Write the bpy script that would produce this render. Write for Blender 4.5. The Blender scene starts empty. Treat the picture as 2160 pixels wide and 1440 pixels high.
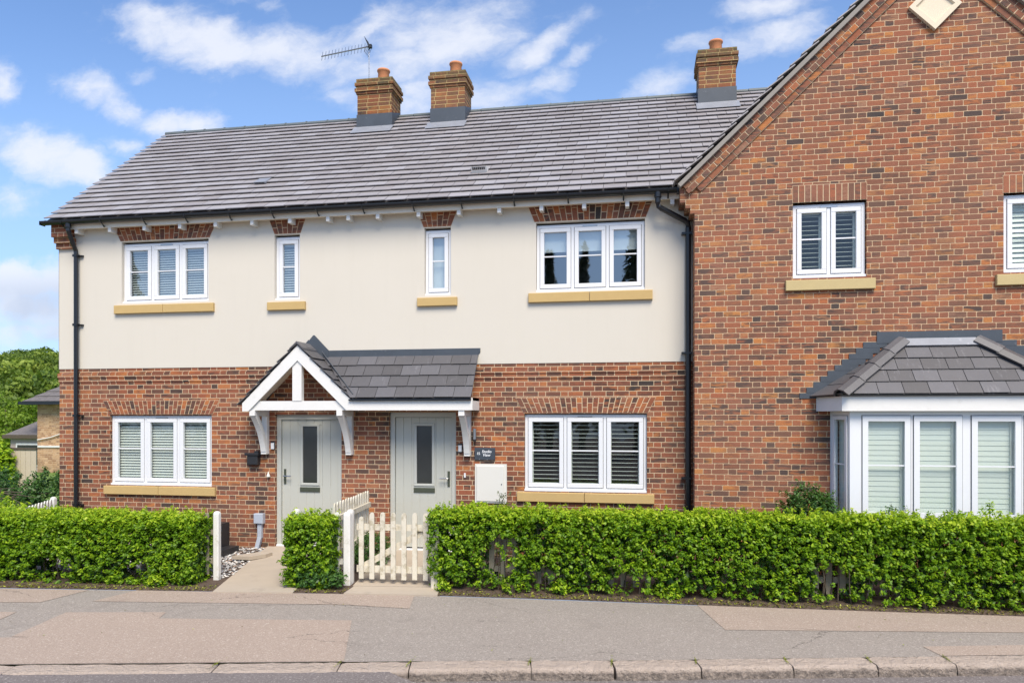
import bpy, math, random
import numpy as np
from mathutils import Vector, Matrix
rnd = random.Random(7)
R = math.radians
# ------------------------------------------------------------------ camera, sky, sun, exposure
scn = bpy.context.scene
cam_d = bpy.data.cameras.new("camera"); cam = bpy.data.objects.new("camera", cam_d)
scn.collection.objects.link(cam); scn.camera = cam
cam.location = (0, -10.879, 2.10); cam.rotation_euler = (R(90), 0, R(10.026))
cam_d.sensor_width = 36; cam_d.lens = 25.67; cam_d.shift_y = 0.0722
cam_d.clip_start = 0.1; cam_d.clip_end = 3000
scn.render.resolution_x = 1024; scn.render.resolution_y = 682
scn.view_settings.view_transform = 'Standard'; scn.view_settings.look = 'None'
scn.view_settings.exposure = 1.30; scn.view_settings.gamma = 1.0
scn.cycles.use_denoising = True
scn.cycles.max_bounces = 7; scn.cycles.transparent_max_bounces = 12

SUN_EL, SUN_AZ = R(52), math.atan2(0.42, -1.0)
SUN_DIR = Vector((math.sin(SUN_AZ) * math.cos(SUN_EL), math.cos(SUN_AZ) * math.cos(SUN_EL), math.sin(SUN_EL)))
sd = bpy.data.lights.new("sun", 'SUN'); sd.energy = 2.15; sd.angle = R(30); sd.color = (1.0, 0.90, 0.75)
so = bpy.data.objects.new("sun", sd); scn.collection.objects.link(so)
so.rotation_euler = SUN_DIR.to_track_quat('Z', 'Y').to_euler(); so.location = (5, -20, 30)


class NT:
    """small node-tree helper"""
    def __init__(s, tree): s.t = tree; s.n = tree.nodes; s.l = tree.links
    def new(s, typ, **kw):
        n = s.n.new(typ)
        for k, v in kw.items(): setattr(n, k, v)
        return n
    def put(s, sock, v):
        if isinstance(v, bpy.types.NodeSocket): s.l.new(v, sock)
        elif isinstance(v, (tuple, list)) and len(v) == 3 and sock.type == 'RGBA': sock.default_value = (*v, 1)
        else: sock.default_value = v
    def math(s, op, a, b=None, c=None, clamp=False):
        n = s.new('ShaderNodeMath', operation=op, use_clamp=clamp)
        s.put(n.inputs[0], a)
        if b is not None: s.put(n.inputs[1], b)
        if c is not None: s.put(n.inputs[2], c)
        return n.outputs[0]
    def vmath(s, op, a, b=None, out=0):
        n = s.new('ShaderNodeVectorMath', operation=op)
        s.put(n.inputs[0], a)
        if b is not None: s.put(n.inputs[1], b)
        return n.outputs[out]
    def sep(s, v): n = s.new('ShaderNodeSeparateXYZ'); s.put(n.inputs[0], v); return n.outputs
    def comb(s, x, y, z):
        n = s.new('ShaderNodeCombineXYZ')
        for i, q in enumerate((x, y, z)): s.put(n.inputs[i], q)
        return n.outputs[0]
    def noise(s, vec, scale, detail=3, rough=.55, dim='3D', out=0):
        n = s.new('ShaderNodeTexNoise', noise_dimensions=dim)
        if vec is not None: s.put(n.inputs['Vector'], vec)
        n.inputs['Scale'].default_value = scale; n.inputs['Detail'].default_value = detail
        n.inputs['Roughness'].default_value = rough
        return n.outputs[out]
    def white(s, vec, out=0):
        n = s.new('ShaderNodeTexWhiteNoise', noise_dimensions='3D'); s.put(n.inputs['Vector'], vec); return n.outputs[out]
    def ramp(s, fac, stops, interp='LINEAR'):
        n = s.new('ShaderNodeValToRGB'); cr = n.color_ramp; cr.interpolation = interp
        while len(cr.elements) < len(stops): cr.elements.new(0.5)
        for e, (p, c) in zip(cr.elements, stops):
            e.position = p; e.color = (*c, 1) if len(c) == 3 else c
        s.put(n.inputs[0], fac); return n.outputs[0]
    def mix(s, fac, a, b, mode='MIX'):
        n = s.new('ShaderNodeMix', data_type='RGBA', blend_type=mode)
        s.put(n.inputs[0], fac); s.put(n.inputs[6], a); s.put(n.inputs[7], b); return n.outputs[2]
    def smooth(s, v, a, b, c=0.0, d=1.0):
        n = s.new('ShaderNodeMapRange', interpolation_type='SMOOTHSTEP')
        s.put(n.inputs[0], v)
        for i, q in enumerate((a, b, c, d)): n.inputs[1 + i].default_value = q
        return n.outputs[0]


# world: Nishita sky with a layer of broken clouds laid out by direction
w = bpy.data.worlds.new("World"); scn.world = w; w.use_nodes = True
W = NT(w.node_tree); W.n.clear()
sky = W.new('ShaderNodeTexSky', sky_type='NISHITA', sun_disc=False)
sky.sun_elevation = SUN_EL; sky.sun_rotation = SUN_AZ; sky.air_density = 1.0; sky.dust_density = 0.6; sky.ozone_density = 1.6
tc = W.new('ShaderNodeTexCoord')
dx, dy, dz = W.sep(tc.outputs['Generated'])
ady = W.math('MAXIMUM', W.math('ABSOLUTE', dy), 0.08)
U = W.math('DIVIDE', dx, ady); V = W.math('DIVIDE', dz, ady)
uv = W.comb(U, V, 0.0)
warp = W.noise(W.vmath('MULTIPLY', uv, (1.0, 1.5, 1)), 9.0, 5, .6, out=1)
uvw = W.vmath('ADD', uv, W.vmath('MULTIPLY', W.vmath('SUBTRACT', warp, (0.5, 0.5, 0.5)), (0.085, 0.055, 0)))
# (u, v, half width, half height, tilt degrees, weight)
CL = [(-0.726, 0.607, 0.052, 0.03, -10, 0.9),
      (-0.671, 0.569, 0.097, 0.034, -15, 1.1),
      (-0.616, 0.543, 0.082, 0.03, -12, 1.1),
      (-0.547, 0.534, 0.082, 0.028, 0, 1.0),
      (-0.487, 0.532, 0.067, 0.034, 5, 0.95),
      (-0.502, 0.547, 0.03, 0.015, 0, 0.7),
      (-0.378, 0.557, 0.052, 0.03, 25, 0.9),
      (-0.328, 0.545, 0.082, 0.037, 0, 0.9),
      (-0.265, 0.523, 0.082, 0.045, 20, 1.0),
      (-0.321, 0.504, 0.097, 0.037, 5, 0.85),
      (-0.3, 0.455, 0.082, 0.03, 5, 0.8),
      (-0.414, 0.454, 0.034, 0.016, 0, 0.7),
      (-0.231, 0.443, 0.067, 0.022, 5, 0.85),
      (-0.137, 0.508, 0.056, 0.019, 28, 0.95),
      (-0.18, 0.519, 0.037, 0.022, 30, 0.6),
      (-0.078, 0.493, 0.041, 0.01, 28, 0.75),
      (-0.124, 0.455, 0.037, 0.016, 25, 0.75),
      (-0.124, 0.435, 0.022, 0.015, 0, 0.6),
      (-0.046, 0.507, 0.037, 0.007, 25, 0.5),
      (-0.19, 0.43, 0.045, 0.013, 0, 0.7),
      (0.024, 0.437, 0.052, 0.015, 5, 0.75),
      (0.164, 0.538, 0.052, 0.015, 5, 0.9),
      (0.17, 0.494, 0.063, 0.021, 12, 0.9),
      (0.073, 0.493, 0.037, 0.015, 0, 0.55),
      (-0.841, 0.504, 0.056, 0.021, -18, 0.85),
      (-0.791, 0.478, 0.045, 0.022, -35, 0.85),
      (-0.75, 0.515, 0.03, 0.013, 0, 0.55),
      (-0.994, 0.523, 0.03, 0.026, -40, 0.95),
      (-0.925, 0.414, 0.071, 0.031, -14, 1.15),
      (-0.857, 0.387, 0.056, 0.022, -22, 1.05),
      (-0.832, 0.408, 0.026, 0.012, 0, 0.5),
      (-0.787, 0.412, 0.03, 0.012, -15, 0.75),
      (-0.718, 0.44, 0.045, 0.019, 0, 0.95),
      (-0.671, 0.439, 0.06, 0.015, -3, 0.95),
      (-0.718, 0.415, 0.03, 0.019, 0, 0.7),
      (-0.968, 0.341, 0.052, 0.028, -10, 0.7),
      (-0.976, 0.207, 0.105, 0.03, 4, 1.4),
      (-0.908, 0.212, 0.067, 0.026, 0, 1.3),
      (-0.95, 0.169, 0.119, 0.037, 0, 1.05),
      (-0.95, 0.131, 0.119, 0.022, 0, 0.85),
      (-0.562, 0.603, 0.03, 0.01, 0, 0.4),
      (-0.593, 0.615, 0.045, 0.009, 0, 0.4),
      (-0.13, 0.553, 0.03, 0.007, 0, 0.3)]
field = None
for (cu, cv, ru, rv, ta, wt) in CL:
    if wt <= 0: continue
    mp = W.new('ShaderNodeMapping', vector_type='TEXTURE')
    mp.inputs['Location'].default_value = (cu, cv, 0); mp.inputs['Rotation'].default_value = (0, 0, R(ta)); mp.inputs['Scale'].default_value = (ru, rv, 1)
    W.l.new(uvw, mp.inputs['Vector'])
    ln = W.vmath('LENGTH', mp.outputs[0], out=1)
    g = W.smooth(ln, 0.0, 2.15, wt, 0.0)
    field = g if field is None else W.math('MAXIMUM', field, g)
wisp = W.noise(W.vmath('MULTIPLY', uvw, (1.0, 1.7, 1)), 10.0, 8, .63)
wisp2 = W.noise(W.vmath('MULTIPLY', uv, (1.0, 1.5, 1)), 26.0, 4, .6)
puff = W.math('ADD', W.math('MULTIPLY', wisp, .8), W.math('MULTIPLY', wisp2, .2))
dens = W.math('ADD', W.math('MULTIPLY', field, 1.0), W.math('MULTIPLY', W.math('SUBTRACT', puff, .5), 1.9))
dens = W.smooth(dens, .14, 1.15, 0, 1)
vis = W.smooth(V, -.02, .03, 0, 1)
dens = W.math('MULTIPLY', W.math('MULTIPLY', dens, vis), .86)
shade = W.smooth(W.noise(uvw, 6.0, 3, .5), .35, .65, 0, 1)
low = W.smooth(V, .17, .24, 0, 1)
ccol = W.mix(W.math('MAXIMUM', shade, low), (3.2, 3.5, 4.3), (4.8, 4.95, 5.4))
skyc = W.mix(1.0, sky.outputs[0], (.86, .99, 1.17), 'MULTIPLY')
haz = W.smooth(V, .0, .70, .7, 0)
skyc = W.mix(haz, skyc, (2.5, 3.65, 5.6))
bg = W.new('ShaderNodeBackground'); W.put(bg.inputs[0], W.mix(dens, skyc, ccol)); bg.inputs[1].default_value = 0.078
W.l.new(bg.outputs[0], W.new('ShaderNodeOutputWorld').inputs[0])


# ------------------------------------------------------------------ materials
def material(name):
    m = bpy.data.materials.new(name); m.use_nodes = True
    t = NT(m.node_tree); t.n.clear()
    out = t.new('ShaderNodeOutputMaterial'); p = t.new('ShaderNodeBsdfPrincipled')
    t.l.new(p.outputs[0], out.inputs[0]); return m, t, p, out

def bump(t, p, h, strength=.4, dist=.01):
    b = t.new('ShaderNodeBump'); b.inputs['Strength'].default_value = strength; b.inputs['Distance'].default_value = dist
    t.put(b.inputs['Height'], h); t.l.new(b.outputs[0], p.inputs['Normal'])

def wpos(t): return t.new('ShaderNodeNewGeometry').outputs['Position']

def plain(name, col, rough=.5, metal=0.0, var=.12, scale=6.0, dirt=None, bmp=0.0, spec=.5, bscale=60):
    m, t, p, o = material(name)
    P = wpos(t)
    f = t.noise(P, scale, 5, .6)
    c = t.mix(f, tuple(x * (1 - var) for x in col), tuple(min(1, x * (1 + var)) for x in col))
    if dirt:
        d = t.smooth(t.noise(P, dirt[1], 6, .7), dirt[2], dirt[2] + .18)
        c = t.mix(t.math('MULTIPLY', d, dirt[3]), c, dirt[0])
    t.put(p.inputs['Base Color'], c); p.inputs['Roughness'].default_value = rough; p.inputs['Metallic'].default_value = metal
    p.inputs['Specular IOR Level'].default_value = spec
    if bmp: bump(t, p, t.noise(P, bscale, 4, .6), bmp, .004)
    return m

BR = [(0, (.042, .036, .034)), (.08, (.065, .05, .043)), (.18, (.115, .058, .042)), (.32, (.175, .07, .044)), (.46, (.25, .09, .048)),
      (.60, (.31, .098, .048)), (.74, (.23, .09, .056)), (.86, (.39, .13, .05)), (.95, (.48, .18, .055)), (1, (.23, .12, .085))]
BRW = [(0, (.05, .045, .045)), (.08, (.075, .06, .053)), (.18, (.14, .078, .056)), (.32, (.21, .095, .06)), (.46, (.27, .105, .058)),
       (.60, (.34, .112, .055)), (.74, (.25, .11, .072)), (.86, (.41, .138, .055)), (.95, (.50, .21, .06)), (1, (.30, .17, .12))]
MORT = (.64, .48, .31)

def brick_finish(t, p, idv, mask, ramp, mort=MORT, lichen=0.0, lz=None):
    """idv: per-brick vector, mask: 0 mortar .. 1 brick"""
    P = wpos(t)
    r = t.white(idv)
    c = t.ramp(r, ramp)
    c2 = t.ramp(t.white(t.vmath('ADD', idv, (3.3, 7.7, 1.1))), ramp)
    st = t.noise(t.vmath('MULTIPLY', t.vmath('ADD', P, t.vmath('MULTIPLY', idv, (3.7, 0, 2.1))), (5, 5, 24)), 1.0, 3, .6)
    c = t.mix(t.math('MULTIPLY', t.smooth(st, .42, .60), .75), c, c2)
    fine = t.noise(P, 55, 4, .7)
    c = t.mix(.65, c, t.mix(fine, (.25, .25, .26), (1.6, 1.55, 1.5)), 'MULTIPLY')
    drift = t.noise(t.vmath('MULTIPLY', P, (1, 1, .8)), 1.4, 4, .6)
    c = t.mix(t.smooth(drift, .50, .68, 0, .34), c, (.085, .055, .042))
    big = t.noise(P, .55, 3, .5)
    c = t.mix(t.smooth(big, .35, .7, 0, .28), c, (.30, .15, .10))
    mc = t.mix(t.noise(P, 9, 4, .6), tuple(x * .72 for x in mort), tuple(min(1, x * 1.15) for x in mort))
    if lichen:
        f = t.math('MULTIPLY', t.smooth(t.noise(P, 12, 5, .7), .35, .6), lichen)
        c = t.mix(f, c, (.20, .15, .035)); mc = t.mix(f, mc, (.36, .24, .07))
        top = t.math('MULTIPLY', t.smooth(t.sep(P)[2], 8.28, 8.56, 0, 1), t.smooth(t.noise(P, 18, 4, .7), .3, .6))
        top = t.math('MULTIPLY', top, .75); c = t.mix(top, c, (.085, .08, .035)); mc = t.mix(top, mc, (.2, .18, .08))
    col = t.mix(mask, mc, c)
    damp = t.math('MULTIPLY', t.smooth(t.sep(P)[2], .35, -.05), t.smooth(t.noise(P, 3, 4, .6), .3, .6))
    col = t.mix(t.math('MULTIPLY', damp, .35), col, (.07, .06, .04))
    t.put(p.inputs['Base Color'], col); p.inputs['Roughness'].default_value = .88; p.inputs['Specular IOR Level'].default_value = .25
    bump(t, p, t.math('ADD', t.math('MULTIPLY', mask, .8), t.math('MULTIPLY', fine, .5)), .6, .008)

def brick_bond(name, ramp, mort=MORT, lichen=0.0, period=.3375, stretch=.225, offx=0.0, offz=0.0, aged=False):
    m, t, p, o = material(name)
    g = t.new('ShaderNodeNewGeometry'); P = g.outputs['Position']; x, y, z = t.sep(P)
    nx, ny, nz = t.sep(g.outputs['True Normal'])
    sx = t.math('GREATER_THAN', t.math('ABSOLUTE', nx), .7); sz = t.math('GREATER_THAN', t.math('ABSOLUTE', nz), .7)
    u = t.math('ADD', t.math('MULTIPLY', x, t.math('SUBTRACT', 1, sx)), t.math('MULTIPLY', t.math('ADD', y, .11), sx))
    v = t.math('ADD', t.math('MULTIPLY', z, t.math('SUBTRACT', 1, sz)), t.math('MULTIPLY', y, sz))
    amp = .010 if aged else .004
    wob = t.noise(P, 11.0 if aged else 7.0, 2, .5)
    v = t.math('ADD', t.math('ADD', v, offz), t.math('MULTIPLY', t.math('SUBTRACT', wob, .5), amp))
    row = t.math('FLOOR', t.math('DIVIDE', v, .075)); fv = t.math('SUBTRACT', v, t.math('MULTIPLY', row, .075))
    par = t.math('FLOORED_MODULO', row, 2)
    jit = t.math('MULTIPLY', t.math('SUBTRACT', t.white(t.comb(row, 5.0, 2.0)), .5), .035)
    uu = t.math('ADD', t.math('ADD', u, offx), t.math('ADD', t.math('MULTIPLY', par, period / 2), jit))
    uu = t.math('ADD', uu, t.math('MULTIPLY', t.math('SUBTRACT', t.noise(t.vmath('ADD', P, (9, 3, 5)), 6, 2, .5), .5), amp * 1.5))
    cell = t.math('FLOOR', t.math('DIVIDE', uu, period)); fu = t.math('SUBTRACT', uu, t.math('MULTIPLY', cell, period))
    hd = t.math('GREATER_THAN', fu, stretch)
    lu = t.math('SUBTRACT', fu, t.math('MULTIPLY', hd, stretch))
    wd = t.math('ADD', stretch, t.math('MULTIPLY', hd, (period - stretch) - stretch))
    du = t.math('MINIMUM', lu, t.math('SUBTRACT', wd, lu)); dv = t.math('MINIMUM', fv, t.math('SUBTRACT', .075, fv))
    if aged:   # rounded arrises
        a = t.math('MAXIMUM', t.math('SUBTRACT', .016, du), 0.0); b = t.math('MAXIMUM', t.math('SUBTRACT', .016, dv), 0.0)
        rr = t.math('SQRT', t.math('ADD', t.math('MULTIPLY', a, a), t.math('MULTIPLY', b, b)))
        d = t.math('SUBTRACT', .016, rr)
    else: d = t.math('MINIMUM', du, dv)
    d = t.math('ADD', d, t.math('MULTIPLY', t.math('SUBTRACT', t.noise(P, 60, 2, .5), .5), .004))
    mask = t.smooth(d, .0030, .0058)
    idv = t.comb(t.math('ADD', t.math('MULTIPLY', cell, 2), hd), row, t.math('MULTIPLY', sx, 3.0))
    brick_finish(t, p, idv, mask, ramp, mort, lichen)
    return m

def attr(t, name='rnd'):
    a = t.new('ShaderNodeAttribute', attribute_name=name); return a.outputs['Fac']

def brick_loose(name, ramp):
    """bricks modelled one by one (arches, verges); rnd < 0 = mortar backing"""
    m, t, p, o = material(name)
    r = attr(t); mask = t.math('GREATER_THAN', r, -.5)
    brick_finish(t, p, t.comb(t.math('MULTIPLY', r, 917.0), 1.0, 2.0), mask, ramp)
    return m

def render_mat():
    m, t, p, o = material('cream_render'); P = wpos(t)
    c = t.mix(t.noise(P, 1.1, 4, .6), (.60, .555, .472), (.625, .58, .50))
    st = t.smooth(t.noise(t.vmath('MULTIPLY', P, (7, 7, .7)), 1.0, 4, .6), .50, .72)
    c = t.mix(t.math('MULTIPLY', st, .05), c, (.46, .42, .35))
    sp = t.smooth(t.noise(P, 5.5, 6, .75), .62, .75); c = t.mix(t.math('MULTIPLY', sp, .06), c, (.42, .39, .33))
    t.put(p.inputs['Base Color'], c); p.inputs['Roughness'].default_value = .93; p.inputs['Specular IOR Level'].default_value = .2
    bump(t, p, t.math('ADD', t.noise(P, 220, 3, .6), t.math('MULTIPLY', t.noise(P, 9, 3, .6), .8)), .18, .004); return m

def tile_mat(name, c0, c1, c2, rough=.55, streak=.25):
    m, t, p, o = material(name); r = attr(t); P = wpos(t)
    c = t.ramp(r, [(0, c0), (.5, c1), (1, c2)])
    c = t.mix(.5, c, t.mix(t.noise(P, 9, 5, .65), (.74, .74, .76), (1.22, 1.21, 1.2)), 'MULTIPLY')
    s = t.smooth(t.noise(t.vmath('MULTIPLY', P, (9, 2.2, 2.2)), 2.0, 5, .7), .56, .75)
    c = t.mix(t.math('MULTIPLY', s, streak), c, (.42, .41, .42))
    t.put(p.inputs['Base Color'], c); p.inputs['Roughness'].default_value = rough
    bump(t, p, t.noise(P, 45, 4, .6), .25, .004)
    return m

def leaf_mat(name, stops, trans=.35, rough=.45):
    m, t, p, o = material(name); r = attr(t); P = wpos(t)
    big = t.noise(P, 2.3, 3, .6)
    c = t.ramp(t.math('ADD', t.math('MULTIPLY', r, .75), t.math('MULTIPLY', big, .25)), stops)
    t.put(p.inputs['Base Color'], c); p.inputs['Roughness'].default_value = rough; p.inputs['Specular IOR Level'].default_value = .35
    tr = t.new('ShaderNodeBsdfTranslucent'); t.put(tr.inputs[0], t.mix(.5, c, (.25, .42, .02), 'MIX'))
    mx = t.new('ShaderNodeMixShader'); mx.inputs[0].default_value = trans
    t.l.new(p.outputs[0], mx.inputs[1]); t.l.new(tr.outputs[0], mx.inputs[2]); t.l.new(mx.outputs[0], o.inputs[0])
    return m

def glass_mat(name, f0=.085, tint=(.88, .915, .885)):
    m = bpy.data.materials.new(name); m.use_nodes = True; t = NT(m.node_tree); t.n.clear()
    o = t.new('ShaderNodeOutputMaterial')
    tr = t.new('ShaderNodeBsdfTransparent'); tr.inputs[0].default_value = (*tint, 1)
    gl = t.new('ShaderNodeBsdfGlossy'); gl.inputs['Roughness'].default_value = .015
    b = t.new('ShaderNodeBump'); b.inputs['Strength'].default_value = .08; b.inputs['Distance'].default_value = .02
    t.put(b.inputs['Height'], t.noise(wpos(t), 1.6, 2, .5)); t.l.new(b.outputs[0], gl.inputs['Normal'])
    g = t.new('ShaderNodeNewGeometry'); cs = t.math('ABSOLUTE', t.vmath('DOT_PRODUCT', g.outputs['Incoming'], g.outputs['Normal'], out=1))
    fr = t.math('ADD', f0, t.math('MULTIPLY', t.math('POWER', t.math('SUBTRACT', 1.0, cs, clamp=True), 5.0), 1 - f0))
    mx = t.new('ShaderNodeMixShader'); t.l.new(fr, mx.inputs[0]); t.l.new(tr.outputs[0], mx.inputs[1]); t.l.new(gl.outputs[0], mx.inputs[2])
    t.l.new(mx.outputs[0], o.inputs[0]); return m

M = {}
M['brick'] = brick_bond('brick_red_multi', BR, offx=.05, offz=.015)
M['brick_wing'] = brick_bond('brick_old_multi', BRW, (.56, .39, .24), offx=-.11, offz=-.01, aged=True)
BRC = [(q, tuple(x * .8 for x in c)) for q, c in BR]
M['brick_chim'] = brick_bond('brick_chimney', BRC, (.56, .41, .19), lichen=.20, period=.45, stretch=.225)
M['brick_far'] = brick_bond('tan_brickwork', [(0, (.30, .17, .10)), (.3, (.42, .25, .14)), (.6, (.52, .32, .18)), (.85, (.60, .40, .24)), (1, (.45, .3, .2))], (.62, .46, .30))
M['brick_loose'] = brick_loose('brick_arch', BR); M['brick_loose_w'] = brick_loose('brick_arch_old', BRW)
M['render'] = render_mat()
M['tile'] = tile_mat('grey_plain_tile', (.272, .25, .246), (.305, .285, .282), (.34, .325, .33), .5, .10)
M['slate'] = tile_mat('dark_slate', (.074, .070, .071), (.096, .092, .095), (.118, .115, .122), .5, .2)
M['lead'] = plain('lead_sheet', (.055, .066, .08), .5, var=.25, scale=5, dirt=((.3, .3, .32), 7, .6, .4))
M['leadapron'] = plain('lead_apron', (.24, .25, .275), .45, var=.25, scale=5, dirt=((.45, .45, .48), 9, .55, .5))
M['ridge'] = plain('ridge_tile', (.10, .12, .125), .6, var=.2)
M['upvc'] = plain('white_upvc', (.72, .725, .735), .3, var=.02)
M['white'] = plain('white_paint', (.72, .705, .67), .5, var=.05, dirt=((.45, .42, .34), 9, .58, .35))
M['soffit'] = plain('cream_fascia', (.78, .70, .58), .5, var=.03)
M['gutter'] = plain('black_plastic', (.012, .013, .016), .28, var=.1)
M['stone'] = plain('yellow_cast_stone', (.50, .345, .14), .85, var=.07, scale=9, dirt=((.42, .28, .12), 14, .6, .35), bmp=.15)
M['stonew'] = plain('pale_cast_stone', (.50, .39, .19), .85, var=.07, scale=9, dirt=((.33, .27, .12), 14, .6, .4), bmp=.15)
M['cream_stone'] = plain('cream_stone', (.72, .62, .46), .85, var=.04, dirt=((.4, .36, .2), 8, .62, .4))
M['terracotta'] = plain('terracotta', (.58, .235, .10), .75, var=.1, scale=8)
M['door'] = plain('sage_grey_door', (.46, .46, .405), .4, var=.02)
M['doorframe'] = plain('sage_frame', (.46, .465, .42), .45, var=.02)
M['bronze'] = plain('aged_plate', (.10, .11, .075), .4, .5, var=.2, scale=30)
M['steel'] = plain('brushed_steel', (.42, .42, .42), .3, .9, var=.1)
M['dark'] = plain('dark_trim', (.02, .02, .022), .5)
M['groove'] = plain('shadow_gasket', (.16, .165, .17), .6)  # dark tone paints the shade line in the gap round each sash
M['glass'] = glass_mat('window_glass'); M['glass_up'] = glass_mat('upper_window_glass', .30, (.88, .93, .95))
M['obscure'] = plain('smoked_glass', (.035, .038, .037), .12, var=.25, scale=3)
M['slat'] = plain('blind_slat', (.66, .69, .66), .45, var=.03)
M['louvre'] = plain('shutter_louvre', (.66, .70, .66), .4, var=.02)
M['roller'] = plain('roller_blind', (.68, .72, .70), .8, var=.04)
M['inner'] = plain('room_lining', (.16, .15, .14), .9)
M['picket'] = plain('white_picket', (.62, .57, .46), .6, var=.10, dirt=((.30, .25, .14), 9, .48, .65))
M['picket_new'] = plain('clean_white_picket', (.70, .68, .63), .5, var=.06, dirt=((.40, .36, .26), 8, .56, .5))
M['picket_shaded'] = plain('shaded_weathered_picket', (.25, .22, .165), .8, var=.15, dirt=((.16, .14, .08), 6, .5, .7))  # base colour darkened to paint in the hedge's shade, dirt mottled over it
M['concrete'] = plain('path_concrete', (.40, .335, .26), .9, var=.12, scale=2.5, dirt=((.30, .25, .20), 3.5, .55, .5), bmp=.25)
M['soil'] = plain('soil', (.085, .058, .042), .95, var=.45, scale=22, bmp=.6, bscale=70)
M['bark'] = plain('bark', (.085, .065, .045), .9, var=.3, scale=20)
M['grass'] = plain('grass_ground', (.12, .20, .03), .95, var=.5, scale=3)
M['meter'] = plain('meter_box_white', (.66, .64, .58), .5, var=.02)
M['grey_pl'] = plain('grey_plastic', (.40, .44, .50), .45, var=.05)
M['signm'] = plain('slate_sign', (.045, .055, .07), .45, var=.2, scale=15)
M['letter'] = plain('sign_lettering', (.75, .76, .78), .6)
M['lime'] = plain('lime_plastic', (.30, .50, .03), .5)
M['far_tile'] = plain('far_roof_tile', (.14, .125, .12), .8, var=.45, scale=9)
M['fencewood'] = plain('fence_board', (.50, .42, .32), .85, var=.12, scale=3, dirt=((.3, .23, .16), 3, .55, .4))

def ground_mat(name, c0, c1, grit, scale=62):
    m, t, p, o = material(name); P = wpos(t)
    c = t.mix(t.noise(P, 1.1, 4, .6), c0, c1)
    a = t.smooth(t.noise(P, scale, 4, .85), .46, .64); b = t.smooth(t.noise(t.vmath('ADD', P, (4, 4, 4)), scale * .8, 3, .8), .54, .68)
    c = t.mix(t.math('MULTIPLY', a, .62), c, tuple(x * .5 for x in c0)); c = t.mix(t.math('MULTIPLY', b, .7), c, grit)
    st = t.smooth(t.noise(P, 2.7, 6, .7), .55, .72); c = t.mix(t.math('MULTIPLY', st, .22), c, tuple(x * .55 for x in c0))
    vo = t.new('ShaderNodeTexVoronoi', feature='DISTANCE_TO_EDGE'); vo.inputs['Scale'].default_value = .75
    t.put(vo.inputs['Vector'], t.vmath('ADD', t.vmath('MULTIPLY', P, (.55, 1.3, 1)), t.vmath('MULTIPLY', t.noise(P, 4.5, 5, .65, out=1), (.28, .28, 0))))
    ck = t.math('MULTIPLY', t.smooth(vo.outputs['Distance'], .006, .001), t.smooth(t.noise(P, .8, 2, .5), .50, .60))
    c = t.mix(t.math('MULTIPLY', ck, .6), c, (.07, .06, .05))
    t.put(p.inputs['Base Color'], c); p.inputs['Roughness'].default_value = .92; p.inputs['Specular IOR Level'].default_value = .25
    bump(t, p, t.noise(P, scale * .7, 3, .7), .45, .006); return m
M['tarmac'] = ground_mat('grey_tarmac', (.275, .238, .203), (.325, .285, .245), (.52, .47, .41))
M['pink'] = ground_mat('pink_tarmac', (.345, .270, .215), (.395, .312, .25), (.58, .50, .42))
M['road'] = ground_mat('road_asphalt', (.165, .142, .132), (.205, .178, .166), (.42, .38, .35), 50)

def kerb_mat():
    m, t, p, o = material('granite_kerb'); P = wpos(t); r = attr(t)
    c = t.mix(t.noise(P, 4, 5, .7), (.46, .365, .285), (.62, .51, .42))
    g = t.noise(P, 90, 4, .8)
    c = t.mix(.6, c, t.mix(g, (.35, .35, .36), (1.5, 1.48, 1.45)), 'MULTIPLY')
    ny = t.sep(t.new('ShaderNodeNewGeometry').outputs['True Normal'])[2]
    z = t.sep(P)[2]
    grime = t.math('MULTIPLY', t.smooth(z, -.112, -.155), t.smooth(t.noise(P, 22, 5, .75), .3, .62, .35, 1.0))
    c = t.mix(t.math('MULTIPLY', grime, .80), c, (.10, .082, .068))
    t.put(p.inputs['Base Color'], c); p.inputs['Roughness'].default_value = .85
    bump(t, p, t.math('ADD', t.noise(P, 38, 5, .75), t.math('MULTIPLY', t.noise(P, 13, 4, .65), 2.2)), 1.0, .03); return m
M['kerb'] = kerb_mat()
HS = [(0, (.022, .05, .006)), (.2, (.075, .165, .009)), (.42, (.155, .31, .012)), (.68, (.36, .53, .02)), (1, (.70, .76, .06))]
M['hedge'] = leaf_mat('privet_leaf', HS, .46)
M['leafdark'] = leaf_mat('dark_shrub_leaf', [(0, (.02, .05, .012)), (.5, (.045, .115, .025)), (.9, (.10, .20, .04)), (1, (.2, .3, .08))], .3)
M['leafgrey'] = leaf_mat('grey_shrub_leaf', [(0, (.05, .07, .035)), (.5, (.11, .15, .07)), (1, (.24, .25, .15))], .3)
M['tree_a'] = leaf_mat('tree_leaf', [(0, (.022, .042, .009)), (.45, (.082, .135, .018)), (.8, (.19, .26, .03)), (1, (.32, .37, .06))], .25, .6)
M['tree_b'] = leaf_mat('bright_tree_leaf', [(0, (.05, .09, .008)), (.5, (.15, .24, .015)), (.85, (.26, .36, .03)), (1, (.38, .44, .05))], .3, .6)
M['conifer'] = leaf_mat('conifer_needles', [(0, (.008, .016, .006)), (.6, (.02, .04, .012)), (1, (.05, .08, .03))], .1, .7)
M['litter'] = leaf_mat('fallen_leaves', [(0, (.07, .04, .02)), (.45, (.15, .10, .045)), (.6, (.2, .24, .03)), (.85, (.40, .40, .04)), (1, (.6, .5, .2))], .2)
M['petal'] = plain('pink_petals', (.6, .25, .2), .6, var=.2)

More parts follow.
